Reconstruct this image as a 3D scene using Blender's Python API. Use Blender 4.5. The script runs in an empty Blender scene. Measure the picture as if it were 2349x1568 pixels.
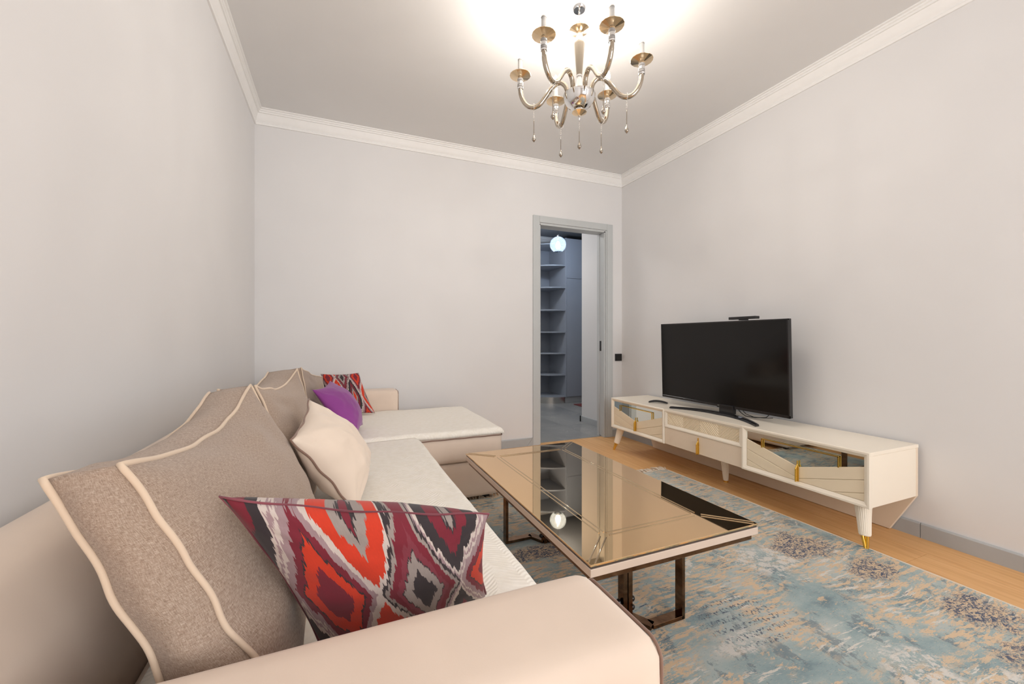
import bpy, bmesh, math, random
from mathutils import Vector, Matrix, noise
random.seed(7)
S = bpy.context.scene
COL = S.collection
PI = math.pi

# ------------------------------------------------------------ camera, sky, lights, exposure
cd = bpy.data.cameras.new('camera')
cam = bpy.data.objects.new('camera', cd); COL.objects.link(cam)
cd.sensor_fit = 'HORIZONTAL'; cd.sensor_width = 36.0
cd.lens = 948.0 / 2349.0 * 36.0
cd.shift_y = (776.7 - 784.0) / 2349.0
cd.clip_start = 0.02; cd.clip_end = 100
cam.location = (0, 0, 1.0)
cam.rotation_euler = (PI / 2, 0, -math.radians(22.87))
S.camera = cam

w = bpy.data.worlds.new('world'); S.world = w; w.use_nodes = True
bg = w.node_tree.nodes['Background']
bg.inputs['Color'].default_value = (0.86, 0.93, 1.0, 1); bg.inputs['Strength'].default_value = 1.0

def area(name, loc, rot, sx, sy, power, color):
    l = bpy.data.lights.new(name, 'AREA'); l.shape = 'RECTANGLE'; l.size = sx; l.size_y = sy
    l.energy = power; l.color = color
    o = bpy.data.objects.new(name, l); COL.objects.link(o); o.location = loc; o.rotation_euler = rot
    return o
# daylight through the window behind the camera
area('window_daylight', (1.45, -2.37, 1.55), (PI / 2, 0, 0), 1.6, 1.7, 50, (0.99, 0.99, 1.0))
S.view_settings.view_transform = 'Standard'; S.view_settings.look = 'None'
S.view_settings.gamma = 1.0; S.view_settings.use_curve_mapping = False
S.view_settings.exposure = 0.28
BULB_STRENGTH = 22.0
BULB_WATTS = 2.6

# ------------------------------------------------------------ object helpers
ORG = {}
def thing(name, label, cat, loc=(0, 0, 0), group=None):
    o = bpy.data.objects.new(name, None); COL.objects.link(o)
    o.location = loc; o.empty_display_size = .1
    ORG[o.name] = Vector(loc); tag(o, label, cat, group)
    return o
def tag(o, label=None, cat=None, group=None, kind=None):
    if label: o['label'] = label
    if cat: o['category'] = cat
    if group: o['group'] = group
    if kind: o['kind'] = kind
    return o
def link(name, me, mat=None, parent=None, smooth=None):
    """link a mesh whose vertices are in world space; origin goes to its base"""
    if mat is not None:
        me.materials.clear()
        for m in (mat if isinstance(mat, (list, tuple)) else [mat]): me.materials.append(m)
    xs = [v.co for v in me.vertices]
    lo = Vector((min(v.x for v in xs), min(v.y for v in xs), min(v.z for v in xs)))
    hi = Vector((max(v.x for v in xs), max(v.y for v in xs), max(v.z for v in xs)))
    org = Vector(((lo.x + hi.x) / 2, (lo.y + hi.y) / 2, lo.z))
    me.transform(Matrix.Translation(-org))
    if smooth is not None:
        me.shade_smooth() if smooth is True else me.shade_flat()
        if isinstance(smooth, (int, float)) and smooth is not True and smooth is not False:
            me.shade_smooth(); me.set_sharp_from_angle(angle=math.radians(smooth))
    o = bpy.data.objects.new(name, me); COL.objects.link(o)
    ORG[o.name] = org
    if parent is not None:
        o.parent = parent; o.location = org - ORG[parent.name]
    else:
        o.location = org
    return o
def obj(name, bm, mat, parent=None, smooth=None):
    bmesh.ops.recalc_face_normals(bm, faces=bm.faces)
    me = bpy.data.meshes.new(name); bm.to_mesh(me); bm.free()
    return link(name, me, mat, parent, smooth)
def struct(name, bm, mat, parent=None, smooth=None):
    o = obj(name, bm, mat, parent, smooth)
    if parent is None: o['kind'] = 'structure'
    return o
def NB(): return bmesh.new()
def box(bm, x0, x1, y0, y1, z0, z1, bev=0, seg=2):
    vs = [bm.verts.new((x, y, z)) for x in (x0, x1) for y in (y0, y1) for z in (z0, z1)]
    fs = []
    for q in ((0, 1, 3, 2), (4, 6, 7, 5), (0, 4, 5, 1), (2, 3, 7, 6), (0, 2, 6, 4), (1, 5, 7, 3)):
        fs.append(bm.faces.new([vs[i] for i in q]))
    if bev:
        es = list({e for f in fs for e in f.edges})
        bmesh.ops.bevel(bm, geom=es, offset=bev, segments=seg, affect='EDGES', profile=.5)
    return bm
def prism(bm, pts, off, bev=0, seg=1):
    """pts: list of 3D points of a planar polygon, off: extrusion vector"""
    off = Vector(off); a = [bm.verts.new(Vector(p)) for p in pts]; b = [bm.verts.new(Vector(p) + off) for p in pts]
    n = len(pts); fs = [bm.faces.new(a), bm.faces.new(b[::-1])]
    for i in range(n): fs.append(bm.faces.new((a[i], b[i], b[(i + 1) % n], a[(i + 1) % n])))
    if bev:
        bmesh.ops.recalc_face_normals(bm, faces=fs)
        bmesh.ops.bevel(bm, geom=list({e for f in fs for e in f.edges}), offset=bev, segments=seg, affect='EDGES', profile=.5)
    return bm
def frames(pts, closed=False):
    n = len(pts); T = []
    for i in range(n):
        if closed: t = pts[(i + 1) % n] - pts[i - 1]
        else: t = pts[min(i + 1, n - 1)] - pts[max(i - 1, 0)]
        T.append(t.normalized())
    up = Vector((0, 0, 1)) if abs(T[0].z) < .9 else Vector((1, 0, 0))
    N = [(up - T[0] * up.dot(T[0])).normalized()]
    for i in range(1, n):
        q = T[i - 1].rotation_difference(T[i]); v = q @ N[-1]
        N.append((v - T[i] * v.dot(T[i])).normalized())
    return T, N
def tube(bm, pts, r, seg=10, closed=False, caps=True, sq=False):
    pts = [Vector(p) for p in pts]; T, N = frames(pts, closed); rings = []
    for i, p in enumerate(pts):
        B = T[i].cross(N[i]); rr = r[i] if isinstance(r, (list, tuple)) else r
        ring = []
        for k in range(seg):
            a = 2 * PI * k / seg + (PI / 4 if sq else 0)
            ring.append(bm.verts.new(p + (N[i] * math.cos(a) + B * math.sin(a)) * rr))
        rings.append(ring)
    m = len(rings)
    for i in range(m if closed else m - 1):
        a, b = rings[i], rings[(i + 1) % m]
        for k in range(seg): bm.faces.new((a[k], a[(k + 1) % seg], b[(k + 1) % seg], b[k]))
    if not closed and caps:
        bm.faces.new(rings[0][::-1]); bm.faces.new(rings[-1])
    return bm
def lathe(bm, prof, c, seg=24, axis=None):
    """prof: (r, h) pairs along axis from c"""
    ax = Vector(axis or (0, 0, 1)).normalized(); q = Vector((0, 0, 1)).rotation_difference(ax); c = Vector(c); rings = []
    for r, h in prof:
        if r < 1e-5: rings.append([bm.verts.new(c + q @ Vector((0, 0, h)))])
        else: rings.append([bm.verts.new(c + q @ Vector((r * math.cos(2 * PI * k / seg), r * math.sin(2 * PI * k / seg), h))) for k in range(seg)])
    for a, b in zip(rings, rings[1:]):
        for k in range(seg):
            k2 = (k + 1) % seg
            if len(a) == 1 and len(b) == 1: continue
            if len(a) == 1: bm.faces.new((a[0], b[k2], b[k]))
            elif len(b) == 1: bm.faces.new((a[k], a[k2], b[0]))
            else: bm.faces.new((a[k], a[k2], b[k2], b[k]))
    return bm
def torus(bm, c, R, r, normal, seg=20, s2=8):
    n = Vector(normal).normalized(); q = Vector((0, 0, 1)).rotation_difference(n)
    return tube(bm, [Vector(c) + q @ Vector((R * math.cos(2 * PI * k / seg), R * math.sin(2 * PI * k / seg), 0)) for k in range(seg)], r, s2, closed=True)
def clip(poly, a, b, c):
    """keep the part of a 2D polygon with a*x+b*y<=c"""
    out = []
    for i in range(len(poly)):
        p, q = poly[i], poly[(i + 1) % len(poly)]
        dp, dq = a * p[0] + b * p[1] - c, a * q[0] + b * q[1] - c
        if dp <= 0: out.append(p)
        if dp * dq < 0:
            t = dp / (dp - dq); out.append((p[0] + (q[0] - p[0]) * t, p[1] + (q[1] - p[1]) * t))
    return out
def inset2(poly, d):
    """inset of a convex 2D polygon"""
    A = sum(poly[i][0] * poly[(i + 1) % len(poly)][1] - poly[(i + 1) % len(poly)][0] * poly[i][1] for i in range(len(poly)))
    s = 1 if A > 0 else -1; out = poly[:]
    for i in range(len(poly)):
        p, q = poly[i], poly[(i + 1) % len(poly)]
        dx, dy = q[0] - p[0], q[1] - p[1]; L = math.hypot(dx, dy)
        if L < 1e-6: continue
        nx, ny = s * dy / L, -s * dx / L
        out = clip(out, nx, ny, nx * p[0] + ny * p[1] - d)
    return out

# ------------------------------------------------------------ material helpers
class NT:
    def __init__(s, name):
        s.m = bpy.data.materials.new(name); s.m.use_nodes = True; s.t = s.m.node_tree
        s.b = s.t.nodes['Principled BSDF']; s.out = s.t.nodes['Material Output']
    def n(s, typ, **kw):
        nd = s.t.nodes.new('ShaderNode' + typ)
        for k, v in kw.items(): setattr(nd, k, v)
        return nd
    def put(s, sock, v):
        if isinstance(v, bpy.types.NodeSocket): s.t.links.new(v, sock)
        elif v is not None:
            if hasattr(sock.default_value, '__len__') and not hasattr(v, '__len__'):
                v = (v,) * len(sock.default_value)
            if hasattr(sock.default_value, '__len__') and len(sock.default_value) == 4 and len(v) == 3: v = (*v, 1)
            sock.default_value = v
    def math(s, op, a, b=None, c=None):
        nd = s.n('Math', operation=op); s.put(nd.inputs[0], a)
        if b is not None: s.put(nd.inputs[1], b)
        if c is not None: s.put(nd.inputs[2], c)
        return nd.outputs[0]
    def coord(s, which='Object'): return s.n('TexCoord').outputs[which]
    def geo(s): return s.n('NewGeometry').outputs['Position']
    def sep(s, v):
        nd = s.n('SeparateXYZ'); s.put(nd.inputs[0], v); return nd.outputs
    def comb(s, x, y, z=0.0):
        nd = s.n('CombineXYZ'); s.put(nd.inputs[0], x); s.put(nd.inputs[1], y); s.put(nd.inputs[2], z); return nd.outputs[0]
    def map(s, v, scale=(1, 1, 1), loc=(0, 0, 0), rot=(0, 0, 0)):
        nd = s.n('Mapping'); s.put(nd.inputs['Vector'], v); nd.inputs['Scale'].default_value = scale
        nd.inputs['Location'].default_value = loc; nd.inputs['Rotation'].default_value = rot; return nd.outputs[0]
    def noise(s, v, scale=5, detail=2, rough=.5, dist=0.0):
        nd = s.n('TexNoise'); s.put(nd.inputs['Vector'], v); nd.inputs['Scale'].default_value = scale
        nd.inputs['Detail'].default_value = detail; nd.inputs['Roughness'].default_value = rough; nd.inputs['Distortion'].default_value = dist
        return nd.outputs['Fac']
    def ramp(s, f, stops, interp='LINEAR'):
        nd = s.n('ValToRGB'); s.put(nd.inputs[0], f); cr = nd.color_ramp; cr.interpolation = interp
        while len(cr.elements) > 1: cr.elements.remove(cr.elements[-1])
        for i, (p, c) in enumerate(stops):
            e = cr.elements[0] if i == 0 else cr.elements.new(p)
            e.position = p; e.color = (*c, 1) if hasattr(c, '__len__') else (c, c, c, 1)
        return nd.outputs[0]
    def mix(s, f, a, b, mode='MIX'):
        nd = s.n('Mix', data_type='RGBA', blend_type=mode); s.put(nd.inputs[0], f)
        s.put(nd.inputs[6], a); s.put(nd.inputs[7], b); return nd.outputs[2]
    def bump(s, h, strength=.3, dist=.002):
        nd = s.n('Bump'); s.put(nd.inputs['Height'], h); nd.inputs['Strength'].default_value = strength
        nd.inputs['Distance'].default_value = dist; s.t.links.new(nd.outputs[0], s.b.inputs['Normal'])
    def set(s, **kw):
        for k, v in kw.items(): s.put(s.b.inputs[k.replace('_', ' ')], v)
        return s
def lin(r, g, b):
    f = lambda c: (c / 255 / 12.92) if c / 255 <= .04045 else ((c / 255 + .055) / 1.055) ** 2.4
    return (f(r), f(g), f(b))
def simple(name, col, rough=.5, metal=0.0, noise_amt=.04, scale=20, bump=0, **kw):
    t = NT(name); co = t.coord('Object')
    n = t.noise(co, scale, 3)
    c2 = tuple(max(0, c * (1 - noise_amt)) for c in col); c1 = tuple(min(1, c * (1 + noise_amt)) for c in col)
    t.set(Base_Color=t.ramp(n, [(.3, c2), (.7, c1)]), Roughness=rough, Metallic=metal, **kw)
    if bump: t.bump(t.noise(co, scale * 8, 3), bump, .001)
    return t.m

# ------------------------------------------------------------ materials
M = {}
def wallmat(name, col, r=.85):
    t = NT(name); p = t.geo()
    big = t.noise(p, 1.3, 3, .6); fine = t.noise(p, 170, 2, .5)
    a = tuple(c * .985 for c in col); b = tuple(min(1, c * 1.012) for c in col)
    t.set(Base_Color=t.ramp(big, [(.35, a), (.65, b)]), Roughness=r)
    t.bump(fine, .06, .001); return t.m
M['wall'] = wallmat('wall_paint', (.79, .783, .785))
M['ceiling'] = wallmat('ceiling_paint', (.80, .795, .79), .7)
M['trim'] = simple('trim_white', (.92, .912, .90), .55, noise_amt=.01)
M['casing'] = simple('casing_grey', lin(196, 200, 201), .45, noise_amt=.02, scale=6)
M['baseboard'] = simple('baseboard_grey', lin(178, 181, 183), .4, noise_amt=.03, scale=5)
M['dark_gap'] = simple('dark_gap', (.05, .045, .04), .8)
M['plastic_black'] = simple('black_plastic', (.012, .012, .013), .35)
M['black_gloss'] = simple('black_gloss', (.012, .011, .012), .16)
M['screen'] = simple('tv_screen', (.006, .0055, .005), .11, noise_amt=0, Specular_IOR_Level=.32)
M['cream'] = simple('cream_lacquer', lin(249, 239, 222), .30, noise_amt=.012, scale=4)
M['cream_board'] = simple('cream_board', lin(244, 228, 200), .36, noise_amt=.02, scale=4)
M['cream_dark'] = simple('cream_underside', lin(238, 220, 198), .42, noise_amt=.02, scale=4)
M['gold'] = simple('polished_gold', (.86, .56, .12), .16, 1.0, noise_amt=.05)
M['mirror'] = simple('silver_mirror', (.80, .86, .84), .02, 1.0, noise_amt=0)
M['bronze_mirror'] = simple('bronze_mirror', (.88, .60, .33), .02, 1.0, noise_amt=0)
M['bronze_groove'] = simple('bronze_groove', (.56, .42, .26), .05, 1.0, noise_amt=0)
M['bronze_edge'] = simple('bronze_glass_edge', (.09, .07, .06), .12, .3)
M['rose_metal'] = simple('rose_gold_satin', (.82, .68, .58), .22, .35, noise_amt=.02)
M['chrome'] = simple('chrome', (.80, .80, .80), .05, 1.0, noise_amt=0)
M['warm_chrome'] = simple('warm_chrome', (.50, .44, .36), .04, 1.0, noise_amt=0)
M['amber'] = simple('amber_metal', (.84, .66, .44), .22, 1.0, noise_amt=.02)
M['smoke_ball'] = simple('smoky_crystal', (.42, .38, .33), .06, 1.0, noise_amt=0)
M['candle'] = simple('candle_white', (.36, .355, .35), .45)
t = NT('crystal'); t.set(Base_Color=(.70, .68, .66), Roughness=.04, IOR=1.4, Transmission_Weight=.55); M['crystal'] = t.m
t = NT('chain_clear'); t.set(Base_Color=(.95, .92, .88), Roughness=.15, IOR=1.3, Transmission_Weight=.6); M['chain'] = t.m
def emis(name, col, s):
    t = NT(name); t.set(Base_Color=(.9, .9, .9), Emission_Color=col, Emission_Strength=s); return t.m
def glow(name, col, s_):      # thin lit glass: lets the filament's light through and glows itself
    t = NT(name); a = t.n('BsdfTransparent'); e = t.n('Emission'); e.inputs[0].default_value = (*col, 1); e.inputs[1].default_value = s_
    m = t.n('AddShader'); t.t.links.new(a.outputs[0], m.inputs[0]); t.t.links.new(e.outputs[0], m.inputs[1]); t.t.links.new(m.outputs[0], t.out.inputs[0]); return t.m
M['bulb'] = glow('lit_bulb', (1, .89, .74), BULB_STRENGTH)
M['pendant_bulb'] = glow('pendant_lit_bulb', (.80, .90, 1), 14)

# dark bronze, streaky polished frame
t = NT('dark_bronze'); co = t.coord('Object'); n = t.noise(t.map(co, (5, 5, 9)), 3, 3, .6, .8)
t.set(Base_Color=t.ramp(n, [(.35, (.12, .062, .032)), (.6, (.20, .115, .065)), (.8, (.30, .18, .11))]), Metallic=1.0, Roughness=.16); M['dark_bronze'] = t.m

# wood plank: grain along y, tone per plank
t = NT('oak_laminate'); p = t.geo(); oi = t.n('ObjectInfo').outputs['Random']
pv = t.n('VectorMath', operation='ADD'); t.put(pv.inputs[0], p); t.put(pv.inputs[1], t.comb(t.math('MULTIPLY', oi, 7.3), t.math('MULTIPLY', oi, 31.0), 0))
g1 = t.noise(t.map(pv.outputs[0], (26, 1.3, 1)), 1.6, 5, .62, .5); g2 = t.noise(t.map(pv.outputs[0], (140, 3, 1)), 1.5, 2)
c = t.ramp(g1, [(.28, lin(206, 152, 96)), (.5, lin(228, 178, 120)), (.72, lin(240, 194, 138))])
c = t.mix(t.math('MULTIPLY', g2, .22), c, lin(196, 142, 88))
c = t.mix(t.math('MULTIPLY', oi, .16), c, lin(214, 160, 104))
t.set(Base_Color=c, Roughness=.42); t.bump(g2, .05, .0005); M['wood'] = t.m

# hallway marble tile
t = NT('grey_marble_tile'); p = t.geo(); oi = t.n('ObjectInfo').outputs['Random']
q = t.n('VectorMath', operation='ADD'); t.put(q.inputs[0], p); t.put(q.inputs[1], t.comb(t.math('MULTIPLY', oi, 9), t.math('MULTIPLY', oi, 5), 0))
v = t.noise(q.outputs[0], 2.0, 5, .6, 1.6); vein = t.ramp(t.math('ABSOLUTE', t.math('SUBTRACT', v, .5)), [(0, 1.0), (.012, 0.0)])
cl = t.ramp(t.noise(q.outputs[0], 1.2, 4), [(.3, lin(126, 128, 130)), (.7, lin(158, 158, 156))])
t.set(Base_Color=t.mix(t.math('MULTIPLY', vein, .35), cl, lin(205, 203, 198)), Roughness=.3); M['tile'] = t.m
M['hall_wall'] = wallmat('hall_wall_paint', (.74, .73, .73))
M['hall_cabinet'] = simple('hall_cabinet_grey', lin(142, 148, 158), .5, noise_amt=.02, scale=5)
M['plinth'] = simple('plinth_steel', (.62, .60, .56), .22, 1.0)
M['mat_red'] = simple('mat_red', lin(120, 60, 60), .95, noise_amt=.3, scale=60)

# fabrics
def velour(name, col, amt=.05, rough=.9, sheen=.25, fine=350):
    t = NT(name); co = t.coord('Object'); n = t.noise(co, 4, 3, .6); f = t.noise(co, fine, 2)
    a = tuple(c * (1 - amt) for c in col); b = tuple(min(1, c * (1 + amt)) for c in col)
    t.set(Base_Color=t.ramp(n, [(.3, a), (.7, b)]), Roughness=rough, Sheen_Weight=sheen, Sheen_Roughness=.45)
    t.bump(f, .12, .0006); return t.m
M['beige'] = velour('beige_upholstery', lin(231, 212, 195))
M['beige_pillow'] = velour('beige_velvet', lin(238, 221, 204), .04)
M['purple'] = velour('purple_velvet', lin(144, 62, 146), .12, .8, .22)
M['cream_piping'] = velour('cream_piping', lin(226, 204, 180), .02)
M['brown_piping'] = velour('brown_piping', lin(140, 112, 98), .02)
t = NT('taupe_linen'); co = t.coord('UV')
a = t.noise(t.map(co, (560, 75, 1)), 1, 3, .6); b = t.noise(t.map(co, (75, 560, 1)), 1, 3, .6)
f = t.math('MULTIPLY', t.math('ADD', a, b), .5); big = t.noise(co, 8, 3)
c = t.ramp(f, [(.36, lin(134, 110, 92)), (.5, lin(172, 150, 132)), (.64, lin(204, 186, 170))])
c = t.mix(t.math('MULTIPLY', big, .3), c, lin(160, 142, 130))
w1 = t.n('TexWave', wave_type='BANDS', bands_direction='X'); t.put(w1.inputs['Vector'], co); w1.inputs['Scale'].default_value = 160
w2 = t.n('TexWave', wave_type='BANDS', bands_direction='Y'); t.put(w2.inputs['Vector'], co); w2.inputs['Scale'].default_value = 160
t.set(Base_Color=c, Roughness=.95, Sheen_Weight=.2); t.bump(t.math('ADD', t.math('ADD', w1.outputs['Fac'], w2.outputs['Fac']), f), .25, .0006); M['linen'] = t.m

# quilted coverlet: stitched chevrons as relief
t = NT('quilted_cream'); p = t.geo(); s = t.sep(p)
wob = t.math('MULTIPLY', t.noise(p, 9, 2), .06)
zig = t.math('PINGPONG', t.math('ADD', s[0], wob), .062)
ph = t.math('SINE', t.math('MULTIPLY', t.math('ADD', t.math('ADD', s[1], t.math('MULTIPLY', zig, .75)), t.math('MULTIPLY', t.noise(p, 5, 2), .03)), 2 * PI / .0135))
edge = t.ramp(zig, [(0.0, 0.0), (.006, 1.0)])
h = t.math('MULTIPLY', ph, edge)
t.set(Base_Color=t.ramp(t.noise(p, 40, 3), [(.3, lin(246, 240, 228)), (.7, lin(252, 247, 238))]), Roughness=.9, Sheen_Weight=.15)
t.bump(h, .5, .0009); M['quilt'] = t.m

# ikat print on cushion uv
def ikat(name, su, sv, ou, ov):
    t = NT(name); uv = t.map(t.coord('UV'), (su, sv, 1), (ou, ov, 0)); s = t.sep(uv)
    jag = t.math('MULTIPLY', t.math('SUBTRACT', t.noise(t.map(uv, (13, 2.2, 1)), 1.6, 3, .7), .5), .17)
    jag2 = t.math('MULTIPLY', t.math('SUBTRACT', t.noise(t.map(uv, (3, 2, 1)), 1.3, 2), .5), .18)
    x = t.math('ADD', s[0], jag2)
    y = t.math('ADD', t.math('ADD', s[1], jag), t.math('MULTIPLY', t.math('SINE', t.math('MULTIPLY', s[1], PI * 2)), .06))
    a = t.math('ADD', x, y); b = t.math('SUBTRACT', x, y)
    fa, fb = t.math('FLOOR', a), t.math('FLOOR', b)
    la, lb = t.math('ABSOLUTE', t.math('SUBTRACT', t.math('FRACT', a), .5)), t.math('ABSOLUTE', t.math('SUBTRACT', t.math('FRACT', b), .5))
    d = t.math('MULTIPLY', t.math('MAXIMUM', la, lb), 2)
    xl = t.math('MULTIPLY', t.math('ADD', t.math('FRACT', a), t.math('SUBTRACT', t.math('FRACT', b), 1.0)), .5)
    yl = t.math('MULTIPLY', t.math('SUBTRACT', t.math('FRACT', a), t.math('FRACT', b)), .5)
    d = t.math('ADD', d, t.math('MULTIPLY', t.math('MULTIPLY', t.math('SUBTRACT', 1.0, d), t.math('ABSOLUTE', xl)), t.math('MULTIPLY', yl, 4.2)))
    d = t.math('ADD', d, t.math('MULTIPLY', t.math('SUBTRACT', t.noise(t.map(uv, (46, 26, 1)), 1, 2), .5), .07))
    sm = t.math('MODULO', t.math('ADD', t.math('ADD', fa, fb), 100), 4)
    OR, MA, BK, GY, MV, WH, RD = lin(214, 58, 28), lin(124, 30, 48), lin(52, 44, 48), lin(160, 148, 142), lin(166, 140, 144), lin(214, 200, 192), lin(150, 36, 40)
    A = t.ramp(d, [(0, MA), (.34, OR), (.60, BK), (.635, MA), (.80, MV), (.945, WH)], 'CONSTANT')
    B = t.ramp(d, [(0, BK), (.30, GY), (.52, BK), (.55, lin(132, 52, 66)), (.68, MA), (.86, GY), (.94, BK)], 'CONSTANT')
    Cc = t.ramp(d, [(0, MV), (.18, MA), (.36, BK), (.40, GY), (.56, OR), (.90, WH)], 'CONSTANT')
    D = t.ramp(d, [(0, OR), (.20, GY), (.36, BK), (.40, MA), (.62, BK), (.87, WH), (.94, MV)], 'CONSTANT')
    col = t.mix(t.math('GREATER_THAN', sm, .5), A, Cc)
    col = t.mix(t.math('GREATER_THAN', sm, 1.5), col, B)
    col = t.mix(t.math('GREATER_THAN', sm, 2.5), col, D)
    col = t.mix(t.math('MULTIPLY', t.noise(t.map(uv, (60, 60, 1)), 1, 2), .18), col, (.02, .01, .01))
    t.set(Base_Color=col, Roughness=.85, Sheen_Weight=.12); t.bump(t.noise(t.map(uv, (90, 90, 1)), 1, 2), .1, .0006)
    return t.m
M['ikat_front'] = ikat('ikat_print_front', 2.45, .66, .03, -.345)
M['ikat_seam'] = velour('ikat_seam', lin(126, 66, 76), .35, fine=60)
M['ikat_back'] = ikat('ikat_print_back', 2.8, 1.0, .1, .1)

# rug
t = NT('abstract_rug'); p = t.geo(); s = t.sep(p)
def sm(f, a, b): return t.ramp(f, [(a, 0.0), (b, 1.0)])
warp = t.n('VectorMath', operation='MULTIPLY_ADD')
nz = t.n('TexNoise'); t.put(nz.inputs['Vector'], p); nz.inputs['Scale'].default_value = 2.2; nz.inputs['Detail'].default_value = 3
t.put(warp.inputs[0], nz.outputs['Color']); warp.inputs[1].default_value = (.07, .07, 0); t.put(warp.inputs[2], p)
pw = warp.outputs[0]
base = t.ramp(t.noise(t.map(pw, (2.6, 4, 1)), 1.4, 5, .6), [(.3, lin(108, 132, 140)), (.42, lin(146, 167, 170)), (.55, lin(172, 187, 186)), (.72, lin(200, 202, 196))])
slate = t.math('MULTIPLY', sm(t.noise(t.map(pw, (8, 5, 1), (4, 2, 0)), 1.2, 6, .72), .54, .58), .62)
c = t.mix(slate, base, lin(98, 114, 124))
stroke = t.noise(t.map(pw, (8, 62, 1), (3, 9, 0)), 1.0, 4, .7)
zone = t.noise(t.map(pw, (1.5, 1.2, 1), (7, 3, 0)), 1.6, 3)
peach = t.math('MULTIPLY', sm(t.noise(t.map(pw, (13, 52, 1)), 1.0, 6, .78), .502, .517), sm(zone, .38, .46))
peach2 = t.math('MULTIPLY', sm(t.noise(t.map(pw, (4, 8, 1), (2, 5, 0)), 1.6, 7, .85), .572, .585), .9)
c = t.mix(t.math('MAXIMUM', peach, peach2), c, lin(224, 194, 158))
white = t.math('MULTIPLY', sm(stroke, .56, .58), sm(t.noise(t.map(pw, (1.8, 2.2, 1), (1, 8, 0)), 1.6, 3), .50, .55))
whiteb = sm(t.noise(t.map(pw, (3, 3, 1), (12, 8, 0)), 1.5, 6, .72), .635, .65)
c = t.mix(t.math('MAXIMUM', white, whiteb), c, lin(222, 216, 206))
def ell(cx, cy, rx, ry):
    a = t.math('DIVIDE', t.math('SUBTRACT', s[0], cx), rx); b = t.math('DIVIDE', t.math('SUBTRACT', s[1], cy), ry)
    return t.math('SQRT', t.math('ADD', t.math('MULTIPLY', a, a), t.math('MULTIPLY', b, b)))
def patch(lst, soft=.35, jit=1.1):
    m = None
    for e in lst:
        d = t.math('ADD', ell(*e), t.math('MULTIPLY', t.math('SUBTRACT', t.noise(pw, 6.5, 5, .78), .5), jit * 2))
        f = t.ramp(d, [(1 - soft, 1.0), (1.0, 0.0)])
        m = f if m is None else t.math('MAXIMUM', m, f)
    return m
# white flourishes
fl = patch([(1.78, 1.27, .22, .12), (1.62, .66, .13, .10), (1.80, .48, .15, .10), (1.2, .95, .12, .05)])
vine = sm(t.math('ABSOLUTE', t.math('SUBTRACT', t.noise(pw, 15, 6, .72), .5)), .02, .06)
c = t.mix(t.math('MULTIPLY', fl, t.math('MULTIPLY', vine, .88)), c, lin(226, 220, 212))
# navy cracked patches
nv = patch([(2.05, 1.29, .17, .13), (2.13, 1.05, .14, .09), (2.16, .72, .13, .14), (2.05, .52, .2, .1), (.86, 1.72, .15, .07), (1.25, .42, .2, .08), (1.85, .18, .3, .08)])
crk = sm(t.noise(t.map(p, (38, 66, 1)), 1.2, 5, .75, 1.6), .49, .51)
c = t.mix(t.math('MULTIPLY', nv, t.math('SUBTRACT', 1.0, crk)), c, lin(52, 66, 98))
c = t.mix(t.math('MULTIPLY', t.math('MULTIPLY', nv, crk), .8), c, lin(220, 190, 152))
# band of small broken marks beside the table
sc = patch([(1.33, 1.03, .21, .15)], .35, .35)
rows = t.math('GREATER_THAN', t.math('FRACT', t.math('MULTIPLY', t.math('ADD', s[1], t.math('MULTIPLY', s[0], .05)), 24)), .42)
gly = t.math('MULTIPLY', t.math('GREATER_THAN', t.noise(t.map(p, (120, 80, 1)), 1, 3), .57), rows)
c = t.mix(t.math('MULTIPLY', sc, t.math('MULTIPLY', gly, .9)), c, lin(58, 70, 96))
c = t.mix(t.math('MULTIPLY', sc, t.math('MULTIPLY', t.math('SUBTRACT', 1.0, rows), .16)), c, lin(214, 212, 206))
# fine broken pile lines across the width
brk = sm(t.noise(t.map(p, (60, 260, 1)), 1, 3, .7), .60, .64)
c = t.mix(t.math('MULTIPLY', brk, .45), c, lin(222, 200, 172))
brk2 = sm(t.noise(t.map(p, (48, 230, 1), (4, 4, 0)), 1, 3, .7), .61, .65)
c = t.mix(t.math('MULTIPLY', brk2, .45), c, lin(96, 114, 124))
# thin dark dashes
dash = t.math('MULTIPLY', sm(t.noise(t.map(pw, (10, 130, 1), (5, 1, 0)), 1, 3, .6), .66, .68), sm(zone, .5, .56))
c = t.mix(dash, c, lin(60, 74, 100))
c = t.mix(t.math('MULTIPLY', t.noise(t.map(p, (420, 420, 1)), 1, 2), .25), c, lin(120, 128, 128))
t.set(Base_Color=c, Roughness=.95, Sheen_Weight=.1); t.bump(t.noise(p, 260, 3), .35, .001); M['rug'] = t.m
M['fringe'] = simple('rug_fringe', lin(222, 208, 190), .95)

# ------------------------------------------------------------ room shell
XL, XR, YB, YF, ZC = -.558, 2.713, 3.503, -2.40, 2.674
D0, D1, DT = 1.756, 2.505, 2.09          # door opening
WT = .12                                  # wall thickness
bm = NB(); box(bm, XL - .1, XL, YF - .1, YB + WT, -.1, ZC + .1); struct('wall_left', bm, M['wall'])
bm = NB(); box(bm, XR, XR + .1, YF - .1, YB, -.1, ZC + .1); struct('wall_right', bm, M['wall'])
bm = NB()
box(bm, XL, D0, YB, YB + WT, -.1, ZC + .1); box(bm, D1, XR + .1, YB, YB + WT, -.1, ZC + .1); box(bm, D0, D1, YB, YB + WT, DT, ZC + .1)
struct('wall_back', bm, M['wall'])
bm = NB(); box(bm, XL, XR, YF - .1, YF, -.1, .68); box(bm, XL, XR, YF - .1, YF, 2.42, ZC + .1)
box(bm, XL, .60, YF - .1, YF, .68, 2.42); box(bm, 2.30, XR, YF - .1, YF, .68, 2.42); struct('wall_front', bm, M['wall'])
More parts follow.
